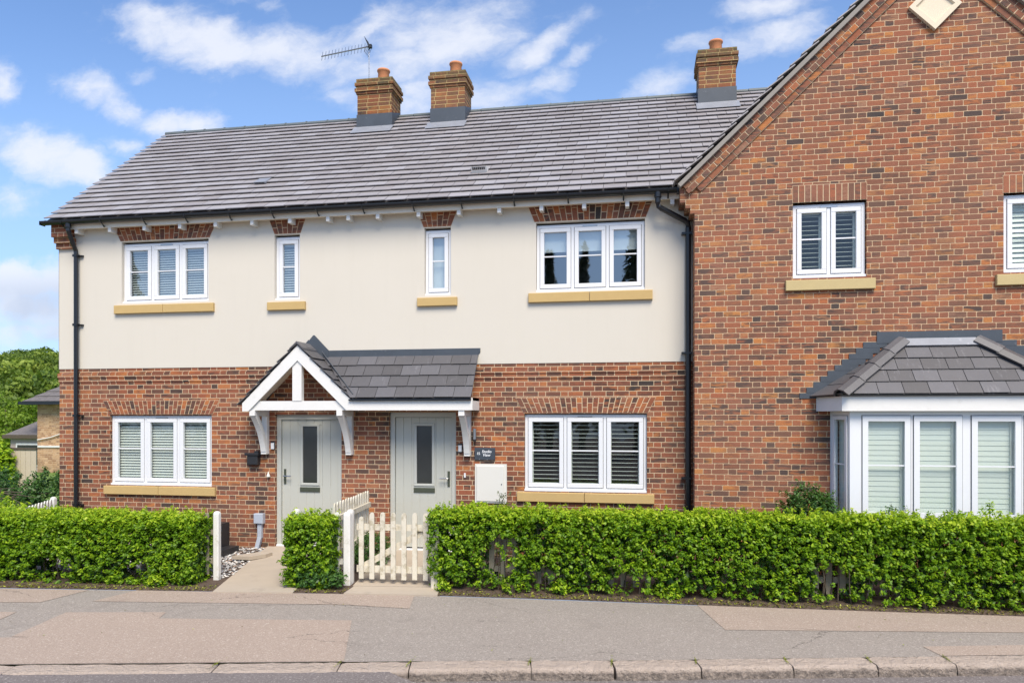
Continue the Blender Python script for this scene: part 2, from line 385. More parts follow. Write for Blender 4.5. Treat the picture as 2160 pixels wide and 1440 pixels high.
def gravel_mat():
    m, t, p, o = material('pebbles'); r = attr(t)
    c = t.ramp(r, [(0, (.10, .10, .11)), (.25, (.3, .29, .28)), (.55, (.52, .50, .46)), (.8, (.68, .66, .62)), (.92, (.42, .27, .18)), (1, (.8, .78, .74))])
    t.put(p.inputs['Base Color'], c); p.inputs['Roughness'].default_value = .7; return m
M['gravel'] = gravel_mat()


# ------------------------------------------------------------------ mesh helpers
class MB:
    """collects shapes, then links them as one mesh object"""
    def __init__(s): s.v = []; s.f = []; s.r = []; s.mi = []; s.cur = 0
    def add(s, vs, fs, r=None):
        o = len(s.v); s.v += [tuple(q) for q in vs]
        r = rnd.random() if r is None else r
        for f in fs: s.f.append([o + i for i in f]); s.r.append(r); s.mi.append(s.cur)
    def box(s, x0, x1, y0, y1, z0, z1, r=None, ch=0.0):
        if ch:
            return s.cbox(x0, x1, y0, y1, z0, z1, ch, r)
        v = [(x0, y0, z0), (x1, y0, z0), (x1, y1, z0), (x0, y1, z0), (x0, y0, z1), (x1, y0, z1), (x1, y1, z1), (x0, y1, z1)]
        s.add(v, [(0, 3, 2, 1), (4, 5, 6, 7), (0, 1, 5, 4), (1, 2, 6, 5), (2, 3, 7, 6), (3, 0, 4, 7)], r)
    def cbox(s, x0, x1, y0, y1, z0, z1, c, r=None):
        """box whose front (-Y) arrises are chamfered"""
        v = [(x0, y0 + c, z0), (x1, y0 + c, z0), (x1, y0 + c, z1), (x0, y0 + c, z1),
             (x0 + c, y0, z0 + c), (x1 - c, y0, z0 + c), (x1 - c, y0, z1 - c), (x0 + c, y0, z1 - c),
             (x0, y1, z0), (x1, y1, z0), (x1, y1, z1), (x0, y1, z1)]
        s.add(v, [(4, 5, 6, 7), (0, 1, 5, 4), (1, 2, 6, 5), (2, 3, 7, 6), (3, 0, 4, 7), (0, 8, 9, 1), (1, 9, 10, 2), (2, 10, 11, 3), (3, 11, 8, 0), (9, 8, 11, 10)], r)
    def prism(s, pts, y0, y1, r=None):
        """polygon in XZ (anticlockwise seen from -Y) extruded y0 (front) .. y1"""
        n = len(pts); v = [(x, y0, z) for x, z in pts] + [(x, y1, z) for x, z in pts]
        f = [tuple(range(n)), tuple(range(2 * n - 1, n - 1, -1))] + [(i, i + n, (i + 1) % n + n, (i + 1) % n) for i in range(n)]
        s.add(v, f, r)
    def slab(s, pts, th, r=None):
        """planar 3-D polygon thickened by th downwards along its normal"""
        P = [Vector(p) for p in pts]; nrm = (P[1] - P[0]).cross(P[2] - P[0]).normalized()
        if nrm.z < 0: P.reverse(); nrm = -nrm
        n = len(P); v = P + [p - nrm * th for p in P]
        f = [tuple(range(n)), tuple(range(2 * n - 1, n - 1, -1))] + [(i, i + n, (i + 1) % n + n, (i + 1) % n) for i in range(n)]
        s.add(v, f, r)
    def tube(s, pts, rad, n=10, r=None, cap=True):
        pts = [Vector(p) for p in pts]; rad = rad if isinstance(rad, (list, tuple)) else [rad] * len(pts)
        rings = []; up = Vector((0, 0, 1))
        for i, p in enumerate(pts):
            d = (pts[min(i + 1, len(pts) - 1)] - pts[max(i - 1, 0)]).normalized()
            a = d.cross(up) if abs(d.z) < .95 else d.cross(Vector((0, 1, 0)))
            a.normalize(); b = d.cross(a).normalized()
            rings.append([p + (a * math.cos(2 * math.pi * k / n) + b * math.sin(2 * math.pi * k / n)) * rad[i] for k in range(n)])
        v = [q for rg in rings for q in rg]
        f = [(i * n + k, i * n + (k + 1) % n, (i + 1) * n + (k + 1) % n, (i + 1) * n + k) for i in range(len(pts) - 1) for k in range(n)]
        if cap: f += [tuple(range(n - 1, -1, -1)), tuple(range((len(pts) - 1) * n, len(pts) * n))]
        s.add(v, f, r)
    def lathe(s, c, prof, n=24, r=None):
        v = [(c[0] + q * math.cos(2 * math.pi * k / n), c[1] + q * math.sin(2 * math.pi * k / n), c[2] + h) for q, h in prof for k in range(n)]
        f = [(i * n + k, i * n + (k + 1) % n, (i + 1) * n + (k + 1) % n, (i + 1) * n + k) for i in range(len(prof) - 1) for k in range(n)]
        s.add(v, f, r)
    def beam(s, p0, p1, w, d, r=None, side=Vector((0, 1, 0))):
        """bar from p0 to p1, thickness d along 'side', width w across"""
        p0, p1 = Vector(p0), Vector(p1); ax = (p1 - p0).normalized(); q = ax.cross(side).normalized() * (w / 2); sd_ = side * (d / 2)
        v = [p0 - q - sd_, p0 + q - sd_, p0 + q + sd_, p0 - q + sd_, p1 - q - sd_, p1 + q - sd_, p1 + q + sd_, p1 - q + sd_]
        s.add(v, [(0, 1, 2, 3), (4, 7, 6, 5), (0, 4, 5, 1), (1, 5, 6, 2), (2, 6, 7, 3), (3, 7, 4, 0)], r)
    def build(s, name, mat, parent=None, smooth=False, fix=True):
        org = root_loc(parent) if parent else Vector((0, 0, 0))
        me = bpy.data.meshes.new(name)
        if parent is None and s.v:
            a = np.array([tuple(q) for q in s.v]); org = Vector(((a[:, 0].min() + a[:, 0].max()) / 2, (a[:, 1].min() + a[:, 1].max()) / 2, a[:, 2].min()))
        me.from_pydata([Vector(q) - org for q in s.v], [], s.f)
        at = me.attributes.new('rnd', 'FLOAT', 'FACE'); at.data.foreach_set('value', s.r)
        for m in (mat if isinstance(mat, list) else [mat]): me.materials.append(m)
        me.polygons.foreach_set('material_index', s.mi)
        if smooth: me.polygons.foreach_set('use_smooth', [True] * len(s.f))
        if fix:
            import bmesh
            bm = bmesh.new(); bm.from_mesh(me); bmesh.ops.recalc_face_normals(bm, faces=bm.faces); bm.to_mesh(me); bm.free()
        me.update()
        o = bpy.data.objects.new(name, me); scn.collection.objects.link(o)
        if parent: o.parent = parent
        else: o.location = org
        return o

def root_loc(o):
    v = Vector((0, 0, 0))
    while o: v += o.location; o = o.parent
    return v

def thing(name, label, cat, loc, group=None):
    o = bpy.data.objects.new(name, None); scn.collection.objects.link(o); o.location = loc; o.empty_display_size = .2
    return tag(o, label, cat, group)
def tag(o, label, cat, group=None, kind=None):
    if label: o['label'] = label
    if cat: o['category'] = cat
    if group: o['group'] = group
    if kind: o['kind'] = kind
    return o
def struct(mb, name, mat):
    o = mb.build(name, mat); o['kind'] = 'structure'; return o

def wall(mb, x0, x1, z0, z1, y, holes=(), reveal=.10):
    """front wall skin facing -Y with real openings and their reveals"""
    xs = sorted({x0, x1, *[h[0] for h in holes], *[h[1] for h in holes]}); zs = sorted({z0, z1, *[h[2] for h in holes], *[h[3] for h in holes]})
    xs = [q for q in xs if x0 <= q <= x1]; zs = [q for q in zs if z0 <= q <= z1]
    for i in range(len(xs) - 1):
        for j in range(len(zs) - 1):
            cx, cz = (xs[i] + xs[i + 1]) / 2, (zs[j] + zs[j + 1]) / 2
            if any(h[0] < cx < h[1] and h[2] < cz < h[3] for h in holes): continue
            mb.add([(xs[i], y, zs[j]), (xs[i + 1], y, zs[j]), (xs[i + 1], y, zs[j + 1]), (xs[i], y, zs[j + 1])], [(0, 1, 2, 3)], 0)
    for a, b, c, d in holes:
        c2, d2 = max(c, z0), min(d, z1)
        if c2 >= d2: continue
        yb = y + reveal
        mb.add([(a, y, c2), (a, y, d2), (a, yb, d2), (a, yb, c2)], [(0, 1, 2, 3)], 0)
        mb.add([(b, y, c2), (b, yb, c2), (b, yb, d2), (b, y, d2)], [(0, 1, 2, 3)], 0)
        if d <= z1: mb.add([(a, y, d), (b, y, d), (b, yb, d), (a, yb, d)], [(0, 1, 2, 3)], 0)
        if c >= z0: mb.add([(a, y, c), (a, yb, c), (b, yb, c), (b, y, c)], [(0, 1, 2, 3)], 0)

def tiles(mb, org, ud, vd, v_len, gauge, tw, th, urange, first=0.0):
    """overlapping tiles as real slabs: org + ud*u + vd*v (vd up the slope); urange(v) -> (u0, u1)"""
    org, ud, vd = Vector(org), Vector(ud).normalized(), Vector(vd).normalized(); n = ud.cross(vd).normalized()
    if n.z < 0: n = -n
    k = 0; v = first
    while v < v_len - .03:
        v1 = min(v + gauge + .05, v_len)
        u0, u1 = urange(v); ua, ub = urange(min(v + gauge, v_len))
        off = (k % 2) * tw / 2 + rnd.uniform(-.01, .01)
        u = math.floor(min(u0, ua) / tw) * tw - off
        while u < max(u1, ub):
            a0, a1 = max(u, u0), min(u + tw - .007, u1); b0, b1 = max(u, ua), min(u + tw - .007, ub)
            u += tw
            if a1 - a0 < .008 and b1 - b0 < .008: continue
            if a1 < a0: a0 = a1 = min(max(a0, u0), u1)
            if b1 < b0: b0 = b1 = min(max(b0, ua), ub)
            jg = .0035; lift = rnd.uniform(0, .004); dv = rnd.uniform(-.004, .004)
            P = [org + ud * a0 + vd * (v + dv) + n * (th * 3.1 + lift), org + ud * a1 + vd * (v + dv) + n * (th * 3.1 + lift + rnd.uniform(-.002, .002)),
                 org + ud * b1 + vd * v1 + n * (th * .9), org + ud * b0 + vd * v1 + n * (th * .9)]
            lo = [p - n * th * .85 for p in P]
            mb.add(P + lo, [(0, 1, 2, 3), (7, 6, 5, 4), (0, 4, 5, 1), (1, 5, 6, 2), (2, 6, 7, 3), (3, 7, 4, 0)])
        v += gauge; k += 1

def fan_arch(xb0, xb1, xt0, xt1, z0, z1, y, parent, n, name='flat_arch', mat='brick_loose', split=True, proud=.006):
    mb = MB(); mb.prism([(xb0, z0), (xb1, z0), (xt1, z1), (xt0, z1)], y - proud + .004, y + .06, -1)
    g = .0062
    for i in range(n):
        a, b = i / n, (i + 1) / n
        X = lambda q, h: (xb0 + (xb1 - xb0) * q) * (1 - h) + (xt0 + (xt1 - xt0) * q) * h
        cuts = [0, 1]
        if split: cuts = [0, .64, 1] if i % 2 else [0, .36, 1]
        for c0, c1 in zip(cuts[:-1], cuts[1:]):
            e0, e1 = c0 + (g / (z1 - z0)), c1 - (g / (z1 - z0)); Z = lambda h: z0 + (z1 - z0) * h
            mb.prism([(X(a, e0) + g, Z(e0)), (X(b, e0) - g, Z(e0)), (X(b, e1) - g, Z(e1)), (X(a, e1) + g, Z(e1))], y - proud, y + .05, rnd.choice([rnd.random(), rnd.uniform(.35, .8)]))
    return mb.build(name, M[mat], parent)

def slats(mb, x0, x1, z0, z1, y, pitch, depth, ang, th=.004, jit=.5):
    z = z0 + pitch / 2; ca, sa = math.cos(ang), math.sin(ang)
    while z < z1:
        a = ang + R(rnd.uniform(-jit, jit)); ca, sa = math.cos(a), math.sin(a)
        dy, dz = ca * depth / 2, sa * depth / 2; ty, tz = -sa * th / 2, ca * th / 2
        v = [(x, y + sy * dy + st * ty, z + sy * dz + st * tz) for x in (x0, x1) for sy, st in ((-1, -1), (1, -1), (1, 1), (-1, 1))]
        mb.add(v, [(0, 1, 2, 3), (7, 6, 5, 4), (0, 4, 5, 1), (1, 5, 6, 2), (2, 6, 7, 3), (3, 7, 4, 0)])
        z += pitch

def window(parent, x0, x1, z0, z1, y, n, label, blind='venetian', glass='glass', stone=None, joints=1, vent=True, pairgap=None, bar=True, cill=True):
    """casement window: outer frame (the part) with sashes, panes, glazing bars, vent, blind and stone sill as sub-parts"""
    fw = .042; mb = MB()
    mb.box(x0, x1, y, y + .07, z1 - fw, z1); mb.box(x0, x1, y, y + .07, z0, z0 + fw)
    cells = []; W_ = (x1 - x0 - fw) / n
    xs = [x0 + fw / 2 + W_ * i for i in range(n + 1)]
    for i, x in enumerate(xs): mb.box(x - fw / 2, x + fw / 2, y, y + .07, z0 + fw, z1 - fw)
    if cill: mb.box(x0 - .012, x1 + .012, y - .035, y - .001, z0 - .012, z0 + .022, ch=.004)
    fr = mb.build('window', M['upvc'], parent)
    fr['label'] = label
    for i in range(n):
        a, b = xs[i] + fw / 2 + .007, xs[i + 1] - fw / 2 - .007; c, d = z0 + fw + .007, z1 - fw - .007; sw = .062
        g = MB(); g.box(a - .007, b + .007, y + .012, y + .02, c - .007, c + .01); g.box(a - .007, b + .007, y + .012, y + .02, d - .01, d + .007)
        g.box(a - .007, a + .01, y + .012, y + .02, c, d); g.box(b - .01, b + .007, y + .012, y + .02, c, d); g.build('shade_gasket', M['groove'], fr)
        s = MB(); s.cbox(a, b, y - .014, y + .04, c, c + sw, .005); s.cbox(a, b, y - .014, y + .04, d - sw, d, .005)
        s.cbox(a, a + sw, y - .0135, y + .04, c + sw, d - sw, .005); s.cbox(b - sw, b, y - .0135, y + .04, c + sw, d - sw, .005)
        s.build('sash', M['upvc'], fr)
        p = MB(); p.add([(a + sw - .005, y + .022, c + sw - .005), (b - sw + .005, y + .022, c + sw - .005), (b - sw + .005, y + .022, d - sw + .005), (a + sw - .005, y + .022, d - sw + .005)], [(0, 1, 2, 3)])
        p.build('pane', M[glass], fr, fix=False)
        if bar:
            q = MB(); q.box(a + sw, b - sw, y + .006, y + .02, (c + d) / 2 + .02, (c + d) / 2 + .038); q.build('glazing_bar', M['upvc'], fr)
        bl = MB(); A, B, C_, D_ = a + .045, b - .045, c + .03, d - .03
        if blind == 'venetian': slats(bl, A, B, C_, D_ - .07, y + .085, .040, .042, R(42)); bl.box(A, B, y + .07, y + .11, D_ - .05, D_)
        elif blind == 'dense': slats(bl, A - .01, B + .02, C_, D_ - .08, y + .085, .045, .05, R(48)); bl.box(A, B, y + .07, y + .11, D_ - .07, D_)
        elif blind == 'shutter':
            slats(bl, A + .02, B - .03, C_, D_ - .05, y + .11, .062, .058, math.atan(((z0 + z1) / 2 - 2.1) / 11), .006)
            bl.box(A - .02, A + .02, y + .09, y + .12, C_, D_); bl.box(B - .03, B + .02, y + .09, y + .12, C_, D_); bl.box(A, B, y + .09, y + .12, D_ - .04, D_); bl.box(A, B, y + .09, y + .12, C_, C_ + .03)
        elif blind == 'closed':
            slats(bl, A + .01, B - .04, C_, D_ - .06, y + .10, .066, .074, R(66), .009)
            bl.box(B - .04, B + .02, y + .08, y + .11, C_, D_); bl.box(A - .02, B, y + .08, y + .11, D_ - .06, D_)
        elif blind == 'roller': bl.box(A - .02, B + .02, y + .10, y + .104, C_, D_)
        elif blind == 'half': bl.box(A - .02, B + .02, y + .10, y + .104, D_ - .30, D_); bl.box(A - .02, B + .02, y + .095, y + .11, D_ - .31, D_ - .295)
        bl.build('blind', M['slat' if blind in ('venetian', 'dense') else 'roller' if blind in ('roller', 'half') else 'louvre'], fr)
    if vent:
        cx = (x0 + x1) / 2; v = MB(); v.box(cx - .11, cx + .11, y - .012, y - .001, z1 - fw - .004, z1 - fw + .018); v.build('trickle_vent', M['steel'], fr)
    if stone:
        yw, z2, z3, ov, mat = stone; s = MB(); k = joints + 1; L = (x1 - x0 + 2 * ov) / k
        for i in range(k):
            a = x0 - ov + L * i; b = a + L - (.006 if i < k - 1 else 0)
            s.cbox(a, b, yw - .055, yw + .08, z2, z3, .006)
        s.build('sill', M[mat], fr)
    return fr


# ------------------------------------------------------------------ ground: soil sheet, pavement, patches, kerb, road
def sheet(name, mat, pts, z, step=None):
    mb = MB(); mb.add([(x, y, z) for x, y in pts], [tuple(range(len(pts)))]); return struct(mb, name, mat)
g = MB(); g.add([(-400, -60, -.40), (400, -60, -.40), (400, -1.9, -.40), (-400, -1.9, -.40)], [(0, 1, 2, 3)]); g.add([(-400, -2.0, -.125), (400, -2.0, -.125), (400, 500, -.125), (-400, 500, -.125)], [(0, 1, 2, 3)]); struct(g, 'ground', M['grass'])
PB = [(-40, -4.4), (-12, -3.15), (-8.05, -2.85), (-5.33, -2.55), (-3.52, -2.37), (-2.5, -2.27), (-1.0, -2.2), (.5, -2.17), (1.83, -2.13), (4.13, -2.03), (8, -1.9), (40, -.6)]
def kback(x): return -4.72 + (x + 2.66) * .2025 if x < -0.26 else -4.26 + (x + .26) * .2155
def back(x):
    for (a, b), (c, d) in zip(PB, PB[1:]):
        if a <= x <= c: return b + (d - b) * (x - a) / (c - a)
XS = [-40, -20, -12, -9, -8.05, -7, -6, -5.33, -4.4, -3.52, -2.5, -1.6, -.26, .5, 1.3, 1.83, 2.6, 3.47, 4.13, 6, 8, 14, 25, 40]
# pavement base
mb = MB()
for a, b in zip(XS, XS[1:]):
    ya, yb = back(a), back(b)
    mb.add([(a, kback(a), -.1), (b, kback(b), -.1), (b, yb, -.1), (a, ya, -.1)], [(0, 1, 2, 3)])
struct(mb, 'pavement', M['tarmac'])
Z1 = -.096
def patch(name, pts): sheet(name, M['pink'], pts, Z1)
patch('pavement_patch', [(-13, -3.22), (-8.05, -2.87), (-6.85, -2.75), (-6.97, -3.38), (-7.44, -3.46), (-13, -3.9)])
patch('pavement_patch', [(-6.25, -2.655), (-5.33, -2.56), (-3.52, -2.375), (-2.73, -2.30), (-2.6, -2.89), (-3.43, -2.86), (-6.4, -3.23)])
patch('pavement_patch', [(-6.33, -3.71), (-5.23, -3.51), (-5.15, -3.75), (-3.06, -3.46), (-2.62, kback(-2.62) + .006), (-5.58, kback(-5.58) + .006), (-9.5, kback(-9.5) + .006), (-9.5, -5.4), (-5.97, -4.57), (-6.17, -4.59)])
patch('pavement_patch', [(.64, -2.17), (.85, -3.12), (3.82, -2.69), (9, -1.95), (9, -1.87), (4.13, -2.035), (1.83, -2.135)])
patch('pavement_patch', [(2.64, -3.35), (3.62, -3.13), (9, -1.95), (9, -2.2), (3.45, kback(3.45) + .006), (2.71, kback(2.71) + .006)])
patch('pavement_patch', [(-9, -3.95), (-7.08, -3.82), (-6.88, -3.80), (-6.81, -4.08), (-9, -4.4)])
# kerb stones: one thing each where the photo shows them apart
joint = [-14, -12.6, -11.2, -9.8, -8.4, -7.0, -5.45, -3.68, -2.66, -2.04, -1.15, -.33, .43, 1.32, 1.95, 2.53, 3.12, 4.1, 5.2, 6.3, 7.4, 8.6, 9.8, 11]
joint = [-14, -12.6, -11.2, -9.8, -8.4, -7.0, -5.45, -3.70, -2.64, -2.03, -.98, -.26, .48, 1.28, 2.02, 2.72, 3.6, 4.7, 5.8, 6.9, 8.0, 9.2]
kn = 0
KL = {6: 'long pale flush kerb stone along the left of the road', 7: 'pale flush kerb stone between two mossy joints left of the gate', 8: 'short pale flush kerb stone beside the raised kerb',
      9: 'first raised granite kerb stone below the picket gate, next to the flush kerb', 10: 'second raised granite kerb stone right of the gate', 11: 'third raised granite kerb stone, in front of the long hedge',
      12: 'fourth raised granite kerb stone, darker faced', 13: 'raised granite kerb stone with moss at its left joint', 14: 'raised granite kerb stone between two tufts of moss',
      15: 'rough faced raised granite kerb stone near the right edge', 16: 'last raised granite kerb stone at the right edge'}
for a, b in zip(joint, joint[1:]):
    kd = Vector((1, (kback(b) - kback(a)) / (b - a), 0)).normalized(); kn_ = Vector((kd.y, -kd.x, 0))
    L = (Vector((b, kback(b), 0)) - Vector((a, kback(a), 0))).length - .012
    raised = a > -2.1; o = Vector((a, kback(a), 0)) + kd * .006
    mb = MB(); nseg = 14; wd = .215; hh = -.1 if raised else -.106
    prof = [(0, -.30), (0, hh), (wd - .04, hh - .004), (wd - .012, hh - .016), (wd, hh - .04), (wd + .012, -.32)]
    vs = []; rg = random.Random(kn)
    for i in range(nseg + 1):
        e = .012 if i in (0, nseg) else 0.0
        for j, (dn, z) in enumerate(prof):
            jz = rg.uniform(-.0035, .0035) if 0 < j < 5 else 0; jd = rg.uniform(-.007, .007) if j >= 3 else 0
            vs.append(o + kd * (L * i / nseg) + kn_ * (dn + jd - (e if j >= 3 else 0)) + Vector((0, 0, z + jz - (e * .6 if 0 < j < 5 else 0))))
    k = len(prof); fs = [(i * k + j, (i + 1) * k + j, (i + 1) * k + (j + 1), i * k + j + 1) for i in range(nseg) for j in range(k - 1)] + [tuple(range(k)), tuple(range(nseg * k + k - 1, nseg * k - 1, -1))]
    mb.add(vs, fs); ob = mb.build('kerb_stone', M['kerb'])
    tag(ob, KL.get(kn, 'pale granite kerb stone beyond the left edge of the picture' if kn < 6 else 'raised granite kerb stone beyond the right edge of the picture'), 'kerb stone', 'kerb stones along the pavement')
    kn += 1
# road: level with the flush kerb on the left, dropping to the gutter on the right
mb = MB(); rx = [-60, -20, -8, -4, -2.5, -2.15, -1.95, -1.5, 0, 4, 10, 60]
def rz(x): return -.122 if x < -2.15 else (-.205 if x > -1.95 else -.122 - .083 * (x + 2.15) / .2)
rowy = [(0, 0), (-.6, 0), (-8, -.02), (-60, -.02)]
vv = []
for x in rx:
    for j, (dyy, dzz) in enumerate(rowy): vv.append((x, (kback(x) - .19 + dyy) if j < 3 else -60, rz(x) + dzz))
mb.add(vv, [(i * 4 + j, i * 4 + j + 1, (i + 1) * 4 + j + 1, (i + 1) * 4 + j) for i in range(len(rx) - 1) for j in range(3)])
struct(mb, 'road', M['road'])

# garden beds, paths
def strip(name, mat, L, z0, z1=None, th=.05):
    """L: list of (x, yfront, yback)"""
    mb = MB()
    for (a, f0, b0), (b, f1, b1) in zip(L, L[1:]):
        q = [(a, f0, z0), (b, f1, z0), (b, b1, z1 or z0), (a, b0, z1 or z0)]
        mb.add(q, [(0, 1, 2, 3)])
    return mb
bed = MB()
for a, b in zip(XS, XS[1:]):
    if a < -13 or b > 8.1: continue
    n = 6
    for i in range(n):
        for qa, qb in [(a + (b - a) * t_ / 4, a + (b - a) * (t_ + 1) / 4) for t_ in range(4)]:
            def pt(x, f): y0 = back(x) + .004; return (x, y0 + (.4 - y0) * f, -.098 + (.016 if f > 0 else .0) + .05 * f)
            f0, f1 = (i / n) ** 2, ((i + 1) / n) ** 2
            bed.add([pt(qa, f0), pt(qb, f0), pt(qb, f1), pt(qa, f1)], [(0, 1, 2, 3)])
struct(bed, 'garden_soil', M['soil'])
p = MB(); p.slab([(-5.24, -2.60, -.083), (-4.24, -2.47, -.083), (-4.62, -.02, .004), (-5.93, .06, .004)], .06); struct(p, 'path', M['concrete'])
p = MB(); p.slab([(-3.60, -2.405, -.08), (-2.44, -2.295, -.08), (-2.50, -1.95, -.07), (-3.60, -2.07, -.07)], .06)
p.slab([(-3.62, -2.06, -.066), (-2.50, -1.94, -.066), (-2.78, .06, .012), (-3.92, .06, .012)], .06); struct(p, 'path', M['concrete'])

# ------------------------------------------------------------------ the rendered pair of cottages
XL, XR = -9.73, .735
house = thing('house', 'cream rendered and brick semi-detached cottage pair with grey tiled roof', 'house', (-4.5, 3, 0))
HU = [(-8.54, -6.95, 3.97, 4.99), (-5.79, -5.355, 3.95, 4.99), (-3.295, -2.875, 3.95, 4.99), (-1.555, .055, 3.95, 4.99)]
HG = [(-8.765, -6.90, .935, 2.11), (-1.735, .085, .955, 2.13), (-5.785, -4.655, -.2, 2.115), (-3.87, -2.795, -.2, 2.15)]
mb = MB(); wall(mb, XL, XR, -.3, 2.885, 0, HG, .10)
for x0, x1 in ((XL - .02, XR),):
    mb.box(x0, x1, -.022, -.001, 2.735, 2.81); mb.box(x0 + .01, x1, -.011, -.0012, 2.66, 2.7345)
mb.add([(XL, 0, -.3), (XL, 0, 2.885), (XL, 5.9, 2.885), (XL, 5.9, -.3)], [(0, 1, 2, 3)])
mb.add([(XL, 5.9, -.3), (XR + 6, 5.9, -.3), (XR + 6, 5.9, 5.3), (XL, 5.9, 5.3)], [(0, 1, 2, 3)])
mb.build('brick_wall', M['brick'], house, fix=False)
mb = MB(); wall(mb, XL, XR, 2.885, 5.36, -.008, HU, .10)
mb.add([(XL - .008, -.008, 2.885), (XL - .008, -.008, 5.3), (XL - .008, 2.9, 7.9), (XL - .008, 5.9, 5.3), (XL - .008, 5.9, 2.885)], [(0, 1, 2, 3, 4)])
mb.add([(XL - .008, -.008, 2.885), (XR, -.008, 2.885), (XR, .02, 2.885), (XL - .008, .02, 2.885)], [(0, 1, 2, 3)])
mb.build('render_wall', M['render'], house, fix=False)
mb = MB(); mb.box(XL + .1, XR, .12, 5.8, 2.55, 2.65); mb.box(XL + .1, XR, .12, 5.8, -.1, -.02); mb.box(XL + .1, XR, .12, 5.8, 5.3, 5.33)
mb.box(XL + .1, XR, 1.3, 1.34, 0, 5.3)
for x in (-6.2, -4.4, -2.4): mb.box(x, x + .06, .12, 1.3, 0, 5.3)
mb.build('interior', M['inner'], house)
# kneeler at the left corner
mb = MB()
for y0, z0, z1 in ((-.16, 5.09, 5.34), (-.105, 5.0, 5.088), (-.055, 4.91, 4.998)): mb.box(XL - .02, -9.40 if y0 > -.12 else -9.43, y0, -.0085, z0, z1)
mb.build('kneeler', M['brick'], house)
# upper arches
fan_arch(-8.56, -6.93, -8.70, -6.79, 5.0, 5.28, -.008, house, 20); fan_arch(-5.79, -5.34, -5.90, -5.24, 5.0, 5.28, -.008, house, 6)
fan_arch(-3.31, -2.87, -3.42, -2.76, 5.0, 5.28, -.008, house, 6); fan_arch(-1.58, .07, -1.70, .19, 5.0, 5.30, -.008, house, 20)
fan_arch(-8.78, -6.88, -8.90, -6.76, 2.12, 2.35, 0, house, 26); fan_arch(-1.75, .10, -1.87, .22, 2.14, 2.37, 0, house, 25)
# eaves
mb = MB(); mb.box(XL - .02 + .36, XR - .18, -.175, -.15, 5.20, 5.34); mb.box(XL + .36, XR - .18, -.15, -.009, 5.225, 5.24); mb.build('fascia', M['soffit'], house)
for x in (-8.646, -8.008, -7.365, -6.734, -6.098, -5.45, -4.814, -4.478, -3.998, -3.345, -2.712, -2.091, -1.454, -.823, -.198, .441, -9.27):
    mb = MB(); mb.box(x - .028, x + .028, -.165, -.009, 5.13, 5.224); mb.build('rafter_foot', M['white'], house)
# gutter, brackets
def half_pipe(mb, x0, x1, y, z, r_, n=10):
    v = []
    for x in (x0, x1):
        for q in (r_, r_ - .006): v += [(x, y + q * math.cos(math.pi + math.pi * k / n), z + q * math.sin(math.pi + math.pi * k / n)) for k in range(n + 1)]
    m_ = n + 1; f = []
    for k in range(n): f += [(k, k + 1, 2 * m_ + k + 1, 2 * m_ + k), (m_ + k, 3 * m_ + k, 3 * m_ + k + 1, m_ + k + 1), (k, m_ + k, m_ + k + 1, k + 1), (2 * m_ + k, 2 * m_ + k + 1, 3 * m_ + k + 1, 3 * m_ + k)]
    f += [(0, 2 * m_, 3 * m_, m_), (n, m_ + n, 3 * m_ + n, 2 * m_ + n)]
    mb.add(v, f)
mb = MB(); half_pipe(mb, XL - .11, .53, -.245, 5.325, .062); mb.box(XL - .115, XL - .109, -.307, -.183, 5.26, 5.327); mb.box(.5, .58, -.31, -.18, 5.255, 5.335)
gut = mb.build('gutter', M['gutter'], house)
for x in [-9.45, -8.72, -7.95, -7.2, -6.43, -5.7, -4.95, -4.2, -3.4, -2.65, -1.85, -1.05, -.25, .38]:
    b = MB(); b.tube([(x, -.31, 5.328), (x, -.30, 5.28), (x, -.245, 5.255), (x, -.19, 5.21), (x, -.178, 5.22)], .011, 6); b.build('gutter_bracket', M['gutter'], gut)
mb = MB(); mb.tube([(-9.345, -.245, 5.29), (-9.345, -.245, 5.16), (-9.35, -.16, 5.0), (-9.35, -.075, 4.86), (-9.35, -.072, 4.7), (-9.35, -.072, -.05)], .036, 14)
mb.lathe((-9.345, -.245, 5.2), [(.036, 0), (.046, .01), (.046, .075), (.036, .08)], 14)
pp = mb.build('downpipe', M['gutter'], house, smooth=False)
for z in (4.78, 3.62, 2.1, .6): b = MB(); b.box(-9.39, -9.31, -.11, -.03, z - .02, z + .02); b.box(-9.31, -9.25, -.05, -.009, z - .012, z + .012); b.build('pipe_clip', M['gutter'], pp)
mb = MB(); mb.tube([(.236, -.245, 5.29), (.236, -.245, 5.14), (.25, -.235, 5.085), (.29, -.215, 5.06), (.62, -.085, 4.905), (.66, -.072, 4.87), (.668, -.072, 4.80), (.668, -.072, -.05)], .040, 14)
mb.lathe((.236, -.245, 5.2), [(.038, 0), (.05, .01), (.05, .09), (.038, .1)], 14)
pp = mb.build('downpipe', M['gutter'], house)
for z in (4.72, 3.0, 1.2): b = MB(); b.box(.575, .72, -.11, -.011, z - .014, z + .014); b.build('pipe_clip', M['gutter'], pp)

